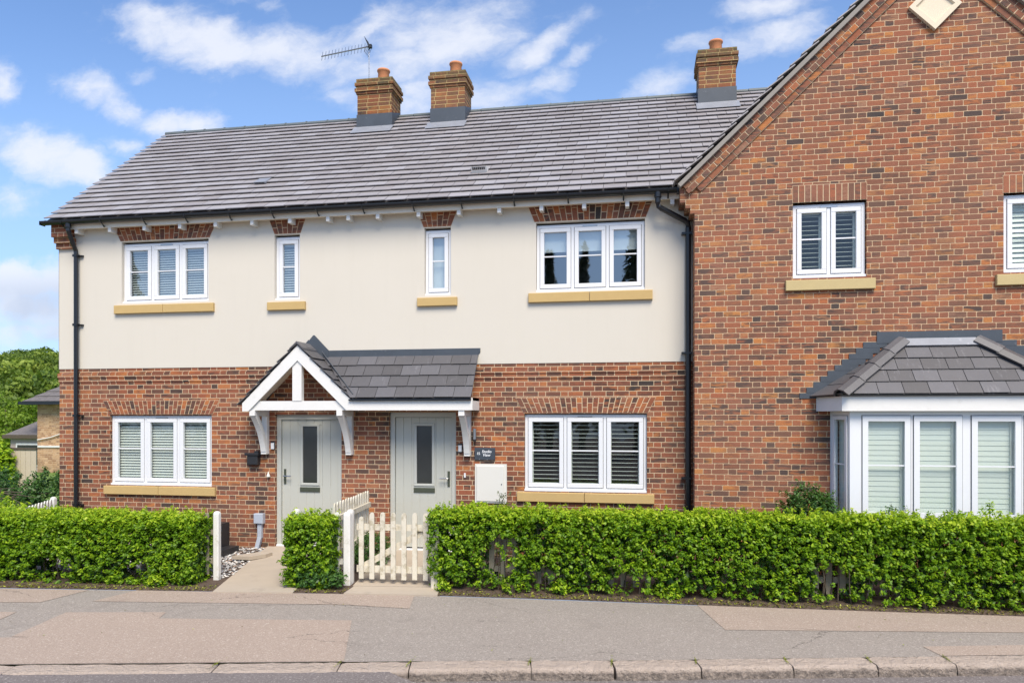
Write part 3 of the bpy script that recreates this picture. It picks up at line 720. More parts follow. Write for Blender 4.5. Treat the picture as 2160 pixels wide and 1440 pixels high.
# main roof
PH = math.atan2(7.955 - 5.335, 2.907 + .26); SL = math.hypot(7.955 - 5.335, 2.907 + .26)
mb = MB(); tiles(mb, (XL - .05, -.26, 5.335), (1, 0, 0), (0, math.cos(PH), math.sin(PH)), SL, SL / 20, .33, .016, lambda v: (0, 13.0))
mb.slab([(XL - .04, -.22, 5.352), (3.3, -.22, 5.352), (3.3, 2.907, 7.94), (XL - .04, 2.907, 7.94)], .05, .2)
mb.slab([(XL - .04, 2.907, 7.95), (3.3, 2.907, 7.95), (3.3, 6.1, 5.3), (XL - .04, 6.1, 5.3)], .05, .3)
mb.box(XL - .06, XL - .035, -.26, -.10, 5.31, 5.345)
roof = mb.build('roof', M['tile'], house)
mb = MB(); x = XL - .05
while x < 3.1:
    x1 = x + .45
    if not (-5.46 < x + .2 < -4.62 or -3.98 < x + .2 < -3.2 or .95 < x + .2 < 1.7):
        mb.tube([(x, 2.907, 7.965), (x1 - .01, 2.907, 7.965)], .055, 8); mb.tube([(x1 - .02, 2.907, 7.968), (x1, 2.907, 7.968)], .062, 8)
    else: mb.tube([(x, 2.907, 7.965), (x1 - .01, 2.907, 7.965)], .05, 8)
    x = x1
mb.build('ridge', M['ridge'], roof)
def on_roof(x, v, lift=0.0):   # point on the main slope, v metres up from the eaves
    return Vector((x, -.26 + v * math.cos(PH), 5.335 + v * math.sin(PH))) + Vector((0, -math.sin(PH), math.cos(PH))) * lift
for (x0, x1, v, dark) in ((-2.64, -2.39, 1.0, False), (-6.42, -6.20, 1.10, True)):
    mb = MB(); f0 = on_roof(x0, v - .12, .035); r0 = on_roof(x0, v + .1, .06)
    P = [on_roof(x0, v - .12, .04), on_roof(x1, v - .12, .04), on_roof(x1, v - .12, .145 if not dark else .07), on_roof(x0, v - .12, .145 if not dark else .07), on_roof(x0, v + .13, .04), on_roof(x1, v + .13, .04)]
    mb.add(P, [(0, 1, 2, 3), (3, 2, 5, 4), (0, 3, 4), (1, 5, 2)]); vt = mb.build('roof_vent', M['leadapron' if dark else 'white'], roof)
    mb = MB(); hh = (.095, .135) if not dark else (.045, .066)
    for i in range(7):
        a = x0 + .02 + (x1 - x0 - .04) * i / 7; b = a + (x1 - x0 - .04) / 7 - .008
        mb.add([on_roof(a, v - .124, hh[0]), on_roof(b, v - .124, hh[0]), on_roof(b, v - .124, hh[1]), on_roof(a, v - .124, hh[1]), on_roof(a, v - .118, hh[0]), on_roof(b, v - .118, hh[0]), on_roof(b, v - .118, hh[1]), on_roof(a, v - .118, hh[1])], [(0, 1, 2, 3), (7, 6, 5, 4), (0, 4, 5, 1), (3, 2, 6, 7)])
    mb.build('vent_grille', M['dark'], vt)

# chimneys
def chimney(x0, x1, y0, y1, side=1, ztop=8.56):
    mb = MB(); mb.box(x0, x1, y0, y1, 7.45, 8.27)
    mb.box(x0 - .02, x1 + .02, y0 - .02, y1 + .02, 8.27, 8.315); mb.box(x0 - .042, x1 + .042, y0 - .042, y1 + .042, 8.315, 8.375)
    mb.box(x0 - .02, x1 + .02, y0 - .02, y1 + .02, 8.375, 8.425); mb.box(x0 - .042, x1 + .042, y0 - .042, y1 + .042, 8.425, 8.485)
    mb.box(x0 - .018, x1 + .018, y0 - .018, y1 + .018, 8.485, ztop)
    ch = mb.build('chimney', M['brick_chim'], roof)
    cx, cy = (x0 + x1) / 2 + .09 * side, (y0 + y1) / 2
    mb = MB(); mb.lathe((cx, cy, ztop - .02), [(.112, 0), (.108, .235), (.122, .245), (.127, .262), (.122, .282), (.108, .29), (.098, .28), (.09, .17), (.0, .16)], 28)
    mb.build('chimney_pot', M['terracotta'], ch, smooth=True)
    zf = 5.335 + math.tan(PH) * (y0 + .26)
    mb = MB(); mb.box(x0 - .012, x1 + .012, y0 - .014, y0 - .001, zf - .06, 7.875)
    for sx_, xx in ((-1, x0), (1, x1)):
        a, b = (xx - .012, xx - .001) if sx_ < 0 else (xx + .001, xx + .012)
        mb.add([(a, y0, zf - .05), (a, 2.9, 7.9), (a, 2.9, 8.05), (a, y0, 7.875), (b, y0, zf - .05), (b, 2.9, 7.9), (b, 2.9, 8.05), (b, y0, 7.875)],
               [(0, 1, 2, 3), (7, 6, 5, 4), (0, 4, 5, 1), (1, 5, 6, 2), (2, 6, 7, 3), (3, 7, 4, 0)])
    mb.build('flashing', M['lead'], ch)
    v1 = (y0 + .26) / math.cos(PH); mb = MB(); mb.slab([on_roof(x0 - .05, v1 - .28, .056), on_roof(x1 + .05, v1 - .28, .056), on_roof(x1 + .05, v1 + .02, .06), on_roof(x0 - .05, v1 + .02, .06)], .006)
    mb.build('lead_apron', M['leadapron'], ch)
    return ch
chimney(-5.38, -4.69, 2.45, 2.97); chimney(-3.905, -3.25, 2.42, 2.95); chimney(1.005, 1.64, 2.43, 2.98, -.0)
# aerial on the first chimney
mb = MB(); A0 = Vector((-5.352, 2.99, 8.2)); mb.tube([A0, (-5.352, 2.99, 9.42)], .012, 8)
ae = thing('television_aerial', 'grey yagi television aerial on a mast behind the leftmost chimney', 'aerial', (-5.352, 2.99, 8.2)); mb.build('mast', M['steel'], ae)
mb = MB(); b0, b1 = Vector((-5.33, 2.95, 9.44)), Vector((-6.34, 2.93, 9.32)); mb.tube([b1, b0 + Vector((.05, 0, .01))], .012, 6); bo = mb.build('boom', M['steel'], ae)
mb = MB()
for i in range(14):
    q = b1.lerp(b0, .02 + i * .068); mb.tube([q + Vector((.01, -.05, -.11)), q + Vector((-.01, .05, .11))], .005, 5)
mb.build('elements', M['steel'], ae)
mb = MB()
for sgn in (-1, 1):
    for k in (-.1, -.05, 0, .05, .1): mb.tube([b0 + Vector((.0, k, 0)), b0 + Vector((-.07 * 1, k, sgn * .16))], .004, 5)
mb.box(b0.x - .02, b0.x + .05, b0.y - .03, b0.y + .03, b0.z - .03, b0.z + .035); mb.build('reflector', M['dark'], ae)

# windows of the cottages
S1 = (0, .79, .93, .11, 'stone'); S2 = (-.008, 3.79, 3.93, .115, 'stone')
window(house, -8.535, -6.955, 3.975, 4.96, .05, 3, 'upstairs three-light window at the left end, venetian blinds', 'venetian', 'glass_up', S2)
window(house, -5.785, -5.36, 3.955, 4.96, .05, 1, 'narrow upstairs window right of the first three-light one', 'venetian', 'glass_up', (-.008, 3.78, 3.91, .11, 'stone'), 0, False)
window(house, -3.29, -2.88, 3.955, 4.96, .05, 1, 'narrow upstairs window with pale roller blind', 'roller', 'glass_up', (-.008, 3.78, 3.91, .11, 'stone'), 0, False)
w4 = window(house, -1.55, .05, 3.96, 4.96, .05, 3, 'upstairs three-light window with half drawn blind, conifers reflected', 'half', 'glass_up', S2)
window(house, -8.76, -6.905, .95, 2.095, .05, 3, 'ground floor three-light window with closed venetian blinds', 'dense', 'glass', (0, .79, .93, .09, 'stone'))
window(house, -1.73, .08, .972, 2.115, .05, 3, 'ground floor three-light window with open shutters', 'shutter', 'glass', (0, .81, .95, .11, 'stone'))

def front_door(x0, x1, z1, hinge, gx0, gx1, gz0, gz1, lz, label):
    y = .06; fw = .075
    mb = MB(); lx0, lx1, lz1 = x0 + fw, x1 - fw, z1 - fw
    xs = [lx0 + (lx1 - lx0) * i / 7 for i in range(8)]
    for a, b in zip(xs, xs[1:]):
        segs = [(.05, lz1)]
        if b > gx0 - .05 and a < gx1 + .05: segs = [(.05, gz0 - .02), (gz1 + .02, lz1)]
        for c, d in segs: mb.cbox(a + .001, b - .001, y + .02, y + .06, c, d, .004)
        if len(segs) == 2:
            if a < gx0 - .045: mb.box(a, gx0 - .045, y + .0205, y + .06, gz0 - .02, gz1 + .02)
            if b > gx1 + .045: mb.box(gx1 + .045, b, y + .0205, y + .06, gz0 - .02, gz1 + .02)
    mb.box(lx0, lx1, y + .0245, y + .055, .05, gz0 - .05); d = mb.build('door', M['door'], house); d['label'] = label
    mb = MB(); mb.box(x0, lx0 - .004, y - .01, y + .08, 0, z1); mb.box(lx1 + .004, x1, y - .01, y + .08, 0, z1); mb.box(lx0 - .004, lx1 + .004, y - .01, y + .08, lz1 + .004, z1)
    mb.build('door_frame', M['doorframe'], d)
    mb = MB(); mb.cbox(gx0 - .045, gx1 + .045, y + .005, y + .058, gz1, gz1 + .04, .006); mb.cbox(gx0 - .045, gx1 + .045, y + .005, y + .058, gz0 - .04, gz0, .006)
    mb.cbox(gx0 - .045, gx0, y + .006, y + .058, gz0, gz1, .006); mb.cbox(gx1, gx1 + .045, y + .006, y + .058, gz0, gz1, .006); mb.build('glass_surround', M['doorframe'], d)
    mb = MB(); mb.box(gx0, gx1, y + .03, y + .045, gz0, gz1); mb.build('door_glass', M['obscure'], d)
    mb = MB(); c = (gx0 + gx1) / 2; mb.cbox(c - .17, c + .17, y + .002, y + .019, lz - .037, lz + .037, .006); mb.build('letterbox', M['bronze'], d)
    hx = lx0 + .055 if hinge < 0 else lx1 - .055; s_ = 1 if hinge < 0 else -1
    mb = MB(); mb.cbox(hx - .018, hx + .018, y + .006, y + .0195, 1.0, 1.24, .004); pl = mb.build('handle_plate', M['bronze'], d)
    mb = MB(); mb.tube([(hx, y + .005, 1.13), (hx, y - .045, 1.13), (hx + s_ * .02, y - .05, 1.13), (hx + s_ * .13, y - .05, 1.13)], .010, 8); mb.build('lever', M['steel'], d)
    mb = MB(); mb.cbox(x0 + .005, x1 - .005, y - .05, y + .10, .0, .03, .006); mb.build('threshold', M['upvc'], d)
    return d
front_door(-5.78, -4.66, 2.11, -1, -5.345, -5.10, 1.02, 1.925, .915, 'sage grey front door under the gabled porch')
front_door(-3.865, -2.80, 2.145, 1, -3.445, -3.20, 1.04, 1.94, .94, 'sage grey front door behind the picket gate')

# porch: small open gable over door 1 running into a lean-to over door 2
YF = -.47
mb = MB(); mb.box(-5.96, -4.31, YF + .03, YF + .11, 2.18, 2.322); mb.box(-4.3095, -2.432, YF + .005, YF + .03, 2.178, 2.318); mb.box(-4.31, -2.44, YF + .03, -.002, 2.185, 2.20)
mb.box(-2.455, -2.430, YF + .03, -.002, 2.178, 2.36); mb.prism([(-2.455, 2.318), (-2.43, 2.318), (-2.43, 2.36), (-2.455, 2.36)], YF + .02, -.01)
porch = mb.build('porch', M['white'], house)
gs = .925 / .96; cx = -5.17; apz = 3.17
mb = MB(); bw = .165 / math.cos(math.atan(gs))
def gz(x): return apz - gs * abs(x - cx)
mb.prism([(-6.085, gz(-6.085)), (-6.085, 2.165), (-5.985, 2.165), (cx, apz - bw), (cx, apz)], YF, YF + .028)
mb.prism([(cx, apz), (cx, apz - bw), (-4.38, 2.18), (-4.27, 2.18), (-4.27, gz(-4.27))], YF, YF + .028)
mb.build('bargeboard', M['white'], porch)
mb = MB(); mb.box(-5.262, -5.112, YF + .022, YF + .10, 2.323, apz - bw + .07); mb.build('king_post', M['white'], porch)
mb = MB()   # soffit under the gable slopes
mb.slab([(-6.08, YF + .03, gz(-6.08) - .055), (cx, YF + .03, apz - .05), (cx, -.002, apz - .05), (-6.08, -.002, gz(-6.08) - .055)], .02)
mb.slab([(cx, YF + .03, apz - .05), (-4.3, YF + .03, gz(-4.3) - .055), (-4.3, -.002, gz(-4.3) - .055), (cx, -.002, apz - .05)], .02); mb.build('soffit', M['soffit'], porch)
for bx in (-5.93, -4.50, -2.60):
    mb = MB(); mb.box(bx - .045, bx + .045, YF + .02, -.001, 2.095, 2.179); mb.box(bx - .0448, bx + .0448, -.075, -.001, 1.53, 2.095)
    mb.box(bx - .046, bx + .046, -.10, -.0012, 1.485, 1.555)
    # curved brace
    n_ = 9; vs = []
    for i in range(n_ + 1):
        t_ = i / n_; p0, p1, p2 = Vector((0, -.07, 1.53)), Vector((0, -.14, 1.86)), Vector((0, -.40, 2.11))
        c = p0 * (1 - t_) ** 2 + p1 * 2 * t_ * (1 - t_) + p2 * t_ * t_; dd = (p1 - p0) * (1 - t_) + (p2 - p1) * t_; dd.normalize(); q = Vector((0, dd.z, -dd.y)) * .04
        for sx_ in (-.044, .044):
            for k in (-1, 1): vs.append((bx + sx_, c.y + k * q.y, c.z + k * q.z))
    fs = []
    for i in range(n_):
        a, b = i * 4, (i + 1) * 4; fs += [(a, a + 1, b + 1, b), (a + 2, b + 2, b + 3, a + 3), (a, b, b + 2, a + 2), (a + 1, a + 3, b + 3, b + 1)]
    mb.add(vs, fs); mb.build('bracket', M['white'], porch)
mb = MB(); L = math.hypot(.96, .925); sd_ = Vector((.96, 0, -.925)).normalized()
tiles(mb, (-6.15, YF - .03, 3.215 - gs * .98 - .03), (0, 1, 0), (.96, 0, .925), L + .02, .235, .28, .012, lambda v: (0, .50))
tiles(mb, (-4.25, YF - .03, 3.215 - gs * .92 - .03), (0, 1, 0), (-.96, 0, .925), L - .05, .235, .28, .012, lambda v: (0, max(.12, min(.5, .12 + v * .46))))
for y0 in (YF - .035, YF + .22):
    mb.add([(cx + a * .115, y, 3.225 - abs(a) * .10 + .0 if a else 3.232) for y in (y0, y0 + .25) for a in (-1, -.5, 0, .5, 1)] + [(cx + a * .115, y, 3.205 - abs(a) * .10) for y in (y0, y0 + .25) for a in (-1, -.5, 0, .5, 1)],
           [(i, i + 1, i + 6, i + 5) for i in range(4)] + [(i + 10, i + 15, i + 16, i + 11) for i in range(4)] + [(i, i + 10, i + 11, i + 1) for i in range(4)] + [(0, 5, 15, 10), (4, 14, 19, 9)])
ll = math.hypot(.50, .68)
tiles(mb, (0, YF - .03, 2.355), (1, 0, 0), (0, .50, .68), ll, ll / 4, .30, .009, lambda v: (-4.30 - .68 * v / ll, -2.44))
mb.slab([(-4.28, YF - .02, 2.35), (-2.45, YF - .02, 2.35), (-2.45, -.005, 3.02), (-4.9, -.005, 3.02)], .015, .0)
pr = mb.build('porch_roof', M['slate'], porch)
mb = MB(); mb.box(-4.33, -2.445, YF - .038, YF - .0, 2.322, 2.345); mb.build('drip_edge', M['gutter'], porch)
mb = MB(); mb.box(-4.93, -2.44, -.022, -.009, 3.0, 3.125); mb.prism([(-2.4395, 3.03), (-2.41, 3.06), (-2.41, 3.125), (-2.4395, 3.125)], -.02, -.0095)
mb.prism([(-5.30, 3.16), (-5.17, 3.20), (-4.86, 2.93), (-4.86, 3.125), (-5.10, 3.37), (-5.12, 3.37)], -.03, -.0092)
mb.prism([(-6.1, 2.34), (-5.9, 2.36), (-5.2, 3.2), (-5.2, 3.30)], -.028, -.0094)
mb.beam((-4.985, -.01, 3.115), (-4.265, YF - .01, 2.415), .035, .01, side=Vector((.55, .6, .58)).normalized())
mb.build('flashing', M['lead'], porch)

# ------------------------------------------------------------------ gabled brick wing
wing = thing('gabled_house', 'tall old brick gabled house with diamond plaque and bay window', 'house', (3.8, 3, 0))
YW = -.42; wx0, wx1 = .735, 6.87; CXW = 3.80
def rake(x): return 5.30 + .955 * (min(x, 2 * CXW - x) - .53)
HW = [(2.035, 2.975, 3.96, 4.99), (4.64, 5.56, 3.95, 4.985), (2.62, 5.10, .72, 2.15)]
mb = MB(); wall(mb, wx0, wx1, -.3, 5.3, YW, HW, .09)
mb.add([(wx0, YW, 5.3), (wx1, YW, 5.3), (wx1, YW, rake(wx1) - .05), (CXW, YW, rake(CXW) - .05), (wx0, YW, rake(wx0) - .05)], [(0, 1, 2, 3, 4)], 0)
mb.add([(wx0, YW, -.3), (wx0, YW, 5.3), (wx0, .1, 5.3), (wx0, .1, -.3)], [(0, 1, 2, 3)], 0)
mb.add([(wx1, YW, -.3), (wx1, 6, -.3), (wx1, 6, 5.3), (wx1, YW, 5.3)], [(0, 1, 2, 3)], 0)
mb.build('brick_wall', M['brick_wing'], wing, fix=False)
mb = MB(); mb.box(wx0 + .1, wx1 - .1, .6, .65, -.1, 5.3); mb.box(wx0 + .1, wx1 - .1, -.30, .6, 2.6, 2.7); mb.box(wx0 + .1, wx1 - .1, -.3, .6, 5.2, 5.25); mb.box(wx0 + .1, wx1 - .1, -.3, .6, -.1, 0)
mb.box(wx0 + .1, wx0 + .15, -.3, .6, 0, 5.2); mb.box(wx1 - .2, wx1 - .1, -.3, .6, 0, 5.2); mb.build('interior', M['inner'], wing)
for sgn in (0, 1):
    mb = MB()
    def fx(x): return x if sgn == 0 else 2 * CXW - x
    for x0, z0, z1 in ((.535, 5.07, 5.34), (.61, 4.99, 5.068), (.675, 4.91, 4.988)):
        a, b = sorted((fx(x0), fx(wx0 + .001))); mb.box(a, b, YW + .0005, .25, z0, z1)
    mb.build('kneeler', M['brick_wing'], wing)
fan_arch(2.03, 2.98, 2.03, 2.98, 4.99, 5.225, YW, wing, 12, 'soldier_course', 'brick_loose_w', False); fan_arch(4.63, 5.57, 4.63, 5.57, 4.985, 5.22, YW, wing, 12, 'soldier_course', 'brick_loose_w', False)
# verge: grey undercloak, then two stepped courses of sloping brick
mb = MB(); mv = MB()
for sgn in (0, 1):
    def P2(s_, d):   # s_ along the slope from the kneeler, d below the outer edge
        ax = Vector((1, .955)).normalized(); nn = Vector((ax.y, -ax.x)); q = Vector((.515, 5.315)) + ax * s_ + nn * d
        return (q.x, q.y) if sgn == 0 else (2 * CXW - q.x, q.y)
    SLW = (CXW - .515) / Vector((1, .955)).normalized().x
    def quad(b, s0, s1, d0, d1, y0, y1, r=None):
        pts = [P2(s0, d1), P2(s1, d1), P2(s1, d0), P2(s0, d0)]
        if sgn: pts.reverse()
        b.prism(pts, y0, y1, r)
    quad(mv, -.02, SLW, 0, .055, YW - .11, YW + .0)
    quad(mb, .05, SLW, .05, .20, YW - .052, YW - .001, -1); quad(mb, .16, SLW - .05, .198, .285, YW - .022, YW - .0012, -1)
    s_ = .02; k = 0; quad(mb, .005, .07, .130, .195, YW - .057, YW - .003)
    while s_ < SLW - .2:
        quad(mb, s_, s_ + .105, .058, .122, YW - .056, YW - .003); quad(mb, s_ + .055, s_ + .155, .130, .195, YW - .057, YW - .003)
        s_ += .115
    s_ = .14
    while s_ < SLW - .4:
        quad(mb, s_, s_ + .213, .206, .279, YW - .028, YW - .004, rnd.uniform(.3, .8)); s_ += .225
mb.build('verge_brickwork', M['brick_loose_w'], wing); mv.build('verge_undercloak', plain('mortar_undercloak', (.27, .245, .215), .9, var=.15), wing)
mb = MB(); wl = SLW
tiles(mb, (.49, YW - .13, 5.325), (0, 1, 0), (1, 0, .955), wl + .02, .21, .3, .016, lambda v: (0, 3.6 + v * .9))
tiles(mb, (2 * CXW - .49, YW - .13, 5.325), (0, 1, 0), (-1, 0, .955), wl + .02, .21, .3, .016, lambda v: (0, 6.5))
mb.build('roof', M['tile'], wing)
mb = MB(); mb.tube([(CXW, YW - .13, rake(CXW) + .03), (CXW, 6, rake(CXW) + .03)], .07, 8); mb.build('ridge', M['ridge'], wing)
# diamond plaque
mb = MB(); dcx, dcz, dr = 3.805, 7.487, .32
outer = [(dcx, dcz - dr), (dcx + dr, dcz), (dcx, dcz + dr), (dcx - dr, dcz)]; ri = dr - .082; inner = [(dcx, dcz - ri), (dcx + ri, dcz), (dcx, dcz + ri), (dcx - ri, dcz)]; rj = ri - .02
inn2 = [(dcx, dcz - rj), (dcx + rj, dcz), (dcx, dcz + rj), (dcx - rj, dcz)]
v = [(x, YW - .001, z) for x, z in outer] + [(x, YW - .055, z) for x, z in outer] + [(x, YW - .055, z) for x, z in inner] + [(x, YW - .028, z) for x, z in inn2]
mb.add(v, [(i + a, (i + 1) % 4 + a, (i + 1) % 4 + a + 4, i + a + 4) for a in (0, 4, 8) for i in range(4)] + [(12, 13, 14, 15)]); mb.build('diamond_plaque', M['cream_stone'], wing)
window(wing, 2.045, 2.965, 3.975, 4.965, YW + .05, 2, 'upstairs two-light window with open dark shutters', 'shutter', 'glass', (YW, 3.79, 3.93, .11, 'stonew'), 0)
window(wing, 4.65, 5.55, 3.965, 4.965, YW + .05, 2, 'upstairs window cut by the right edge, pale closed shutters', 'closed', 'glass', (YW, 3.785, 3.925, .11, 'stonew'), 0)

# bay window
YB = YW - .45; bx0, bx1 = 2.645, 5.075
mb = MB(); mb.prism([(bx0, -.1), (bx1, -.1), (bx1, .70), (bx0, .70)], YB + .03, YW - .002)
mb.box(2.56, 5.16, YW - .20, YW - .003, -.1, .70)
bay = mb.build('bay_window', M['brick_wing'], wing)
mb = MB(); mb.box(bx0 - .02, bx1 + .02, YB - .05, YW - .01, .70, .745); mb.box(bx0, bx1, YB, YB + .07, .746, .79); mb.box(bx0, bx1, YB, YB + .07, 2.105, 2.155)
for a, b in ((bx0, 2.785), (3.375, 3.395), (3.975, 4.065), (4.645, 4.665)): mb.box(a, b, YB + .001, YB + .069, .79, 2.105)
mb.box(bx1 - .14, bx1, YB + .001, YB + .069, .79, 2.105)
mb.build('bay_frame', M['upvc'], bay)
def bay_light(a, b, cx0=None, side=0):
    """one casement of the bay; side: -1 left cant, +1 right cant"""
    if side == 0: T = lambda x, y, z: (x, y, z)
    else:
        p0 = Vector((2.515, YW)) if side < 0 else Vector((5.205, YW)); p1 = Vector((bx0, YB)) if side < 0 else Vector((bx1, YB)); dd = (p1 - p0).normalized(); nn = Vector((dd.y, -dd.x)) if side < 0 else Vector((-dd.y, dd.x))
        T = lambda x, y, z: (*(p0 + dd * x + nn * (YB - y)), z)
    def tbox(mb, x0, x1, y0, y1, z0, z1):
        m2 = MB(); m2.box(x0, x1, y0, y1, z0, z1); mb.add([T(*q) for q in m2.v], m2.f)
    z0, z1 = .80, 2.095; sw = .068 if side == 0 else .05
    mb = MB(); tbox(mb, a, b, YB - .016, YB + .03, z0, z0 + sw); tbox(mb, a, b, YB - .016, YB + .03, z1 - sw, z1); tbox(mb, a, a + sw, YB - .0155, YB + .03, z0 + sw, z1 - sw); tbox(mb, b - sw, b, YB - .0155, YB + .03, z0 + sw, z1 - sw)
    mb.build('sash', M['upvc'], bay)
    mb = MB(); tbox(mb, a - .01, b + .01, YB - .002, YB + .0, z0 - .01, z1 + .01)
    mb2 = MB(); y_ = YB - .003
    for (p, q, r1, r2) in ((a - .009, a - .001, z0, z1), (b + .001, b + .009, z0, z1)): tbox(mb2, p, q, y_, YB + .001, r1, r2)
    tbox(mb2, a - .009, b + .009, y_, YB + .001, z1 + .001, z1 + .008); mb2.build('shade_gasket', M['groove'], bay)
    mb = MB(); mb.add([T(a + sw - .004, YB + .01, z0 + sw - .004), T(b - sw + .004, YB + .01, z0 + sw - .004), T(b - sw + .004, YB + .01, z1 - sw + .004), T(a + sw - .004, YB + .01, z1 - sw + .004)], [(0, 1, 2, 3)]); mb.build('pane', M['glass'], bay, fix=False)
    mb = MB(); tbox(mb, a + sw, b - sw, YB - .006, YB + .008, 1.455, 1.472); mb.build('glazing_bar', M['upvc'], bay)
    mb = MB()
    m2 = MB(); slats(m2, a + sw - .03, b - sw + (-.03 if side == 0 else .03), z0, z1 - .07, YB + .075, .066, .072, R(84), .007); m2.box(b - sw - .03, b, YB + .055, YB + .085, z0, z1); m2.box(a, b, YB + .055, YB + .085, z1 - .07, z1)
    for i in range(0, len(m2.v), 8): pass
    mb.add([T(*q) for q in m2.v], m2.f, .5); mb.build('shutter', M['louvre'], bay)
for a, b in ((2.795, 3.365), (3.405, 3.965), (4.075, 4.635), (4.675, 4.925)): bay_light(a, b)
lc = (Vector((bx0, YB)) - Vector((2.515, YW))).length
for s_ in (-1, 1):
    bay_light(.07, lc - .05, side=s_)
    mb = MB(); X = 2.515 if s_ < 0 else 5.205; Xf = bx0 if s_ < 0 else bx1
    def sl(t0, t1, z0, z1, off=0.0):
        P0 = Vector((X + (Xf - X) * t0, YW - .45 * t0)); P1 = Vector((X + (Xf - X) * t1, YW - .45 * t1)); o_ = Vector((.06 * -s_, .0))
        v = [(*P0, z0), (*P1, z0), (*(P1 + o_), z0), (*(P0 + o_), z0), (*P0, z1), (*P1, z1), (*(P1 + o_), z1), (*(P0 + o_), z1)]
        mb.add(v, [(0, 3, 2, 1), (4, 5, 6, 7), (0, 1, 5, 4), (1, 2, 6, 5), (2, 3, 7, 6), (3, 0, 4, 7)])
    sl(0, .16, .745, 2.154); sl(.86, .985, .745, 2.154); sl(.161, .859, .745, .80); sl(.161, .859, 2.095, 2.155); mb.build('cant_frame', M['upvc'], bay)
mb = MB()   # fascia box under the roof
fx0, fx1, fy = 2.525, 5.195, YB - .10
base = [(2.335, YW - .002), (fx0, fy), (fx1, fy), (5.385, YW - .002)]
v = [(x, y, 2.157) for x, y in base] + [(x, y, 2.345) for x, y in base]
mb.add(v, [(0, 1, 5, 4), (1, 2, 6, 5), (2, 3, 7, 6), (0, 3, 2, 1), (4, 5, 6, 7)]); mb.build('bay_fascia', M['white'], bay)
mb = MB(); base = [(2.27, YW - .003), (fx0 - .025, fy - .035), (fx1 + .025, fy - .035), (5.45, YW - .003)]
v = [(x, y, 2.346) for x, y in base] + [(x, y, 2.368) for x, y in base]; mb.add(v, [(0, 1, 5, 4), (1, 2, 6, 5), (2, 3, 7, 6), (0, 3, 2, 1), (4, 5, 6, 7)]); mb.build('drip_edge', M['gutter'], bay)
mb = MB(); E = Vector((fx0 - .03, fy - .05, 2.365)); Tt = Vector((3.40, YW - .01, 3.09)); Wl = Vector((2.235, YW - .005, 2.35))
fl = math.hypot(Tt.y - E.y, Tt.z - E.z); hw = (CXW + .06 - E.x); htop = (CXW + .06 - Tt.x)
CB = CXW + .06
tiles(mb, (CB, E.y, E.z), (1, 0, 0), (0, Tt.y - E.y, Tt.z - E.z), fl, fl * .215, .30, .008, lambda v: (-(hw + (htop - hw) * v / fl), hw + (htop - hw) * v / fl))
mb.slab([(E.x, E.y, E.z), (2 * CB - E.x, E.y, E.z), (2 * CB - Tt.x, Tt.y, Tt.z), (Tt.x, Tt.y, Tt.z)], .02, 0)
for s_ in (-1, 1):
    mx = (lambda q: q) if s_ < 0 else (lambda q: Vector((2 * CB - q.x, q.y, q.z)))
    for k in range(5):     # cant slope in five courses
        a, b = k / 5, (k + 1) / 5; lift = Vector((-.012 * -s_ * -1, -.01, .014))
        mb.slab([mx(Wl.lerp(Tt, a)) + lift, mx(E.lerp(Tt, a)) + lift, mx(E.lerp(Tt, min(1, b + .05))), mx(Wl.lerp(Tt, min(1, b + .05)))], .016)
brf = mb.build('bay_roof', M['slate'], bay)
for s_ in (-1, 1):
    mx = (lambda q: q) if s_ < 0 else (lambda q: Vector((2 * CB - q.x, q.y, q.z)))
    n_ = 4; mb = MB()
    for k in range(n_):
        a = mx(E.lerp(Tt, k / n_)) ; b = mx(E.lerp(Tt, min(1.0, (k + 1) / n_ + .02)))
        ax = (b - a).normalized(); u_ = ax.cross(Vector((0, 0, 1))).normalized(); up = u_.cross(ax).normalized()
        if up.z < 0: up = -up
        ring = [(-.125, -.03), (-.075, .035), (0, .062), (.075, .035), (.125, -.03)]
        vs = []
        for q, l_ in ((a, .022), (b, .008)):
            for (c1, c2) in ring: vs.append(q + u_ * c1 + up * (c2 + l_))
            for (c1, c2) in ring: vs.append(q + u_ * c1 * .86 + up * (c2 + l_ - .018))
        fs = [(i, i + 1, 11 + i, 10 + i) for i in range(4)] + [(5 + i, 15 + i, 16 + i, 6 + i) for i in range(4)] + [(i, 5 + i, 6 + i, i + 1) for i in range(4)] + [(10 + i, 11 + i, 16 + i, 15 + i) for i in range(4)] + [(0, 10, 15, 5), (4, 9, 19, 14)]
        mb.add(vs, fs)
    mb.build('hip_tiles', M['slate'], bay)
mb = MB(); mb.box(3.10, 4.62, YW - .018, YW - .004, 3.06, 3.215)
q0, q1 = Vector((2.20, 2.33)), Vector((3.12, 3.10)); k = 0; z = 2.33
while z < 3.06:
    xl = 2.12 + (z - 2.33) * (3.02 - 2.12) / .75; xr = xl + .30
    mb.box(xl, xr, YW - .012 - (k % 2) * .002, YW - .004, z, z + .0745); mb.box(2 * CB - xr, 2 * CB - xl, YW - .012 - (k % 2) * .002, YW - .004, z, z + .0745); z += .075; k += 1
mb.build('flashing', M['lead'], bay)
mb = MB(); tt = Vector((0, Tt.y - E.y, Tt.z - E.z)).normalized(); A_ = Vector((Tt.x + .03, Tt.y, Tt.z)); lift = Vector((0, -.03, .03))
mb.slab([A_ - tt * .13 + lift + Vector((-.13, 0, 0)), Vector((2 * CB - Tt.x + .10, Tt.y, Tt.z)) - tt * .13 + lift, Vector((2 * CB - Tt.x - .03, Tt.y, Tt.z)) + lift, A_ + lift], .012); mb.build('lead_apron', M['leadapron'], bay)

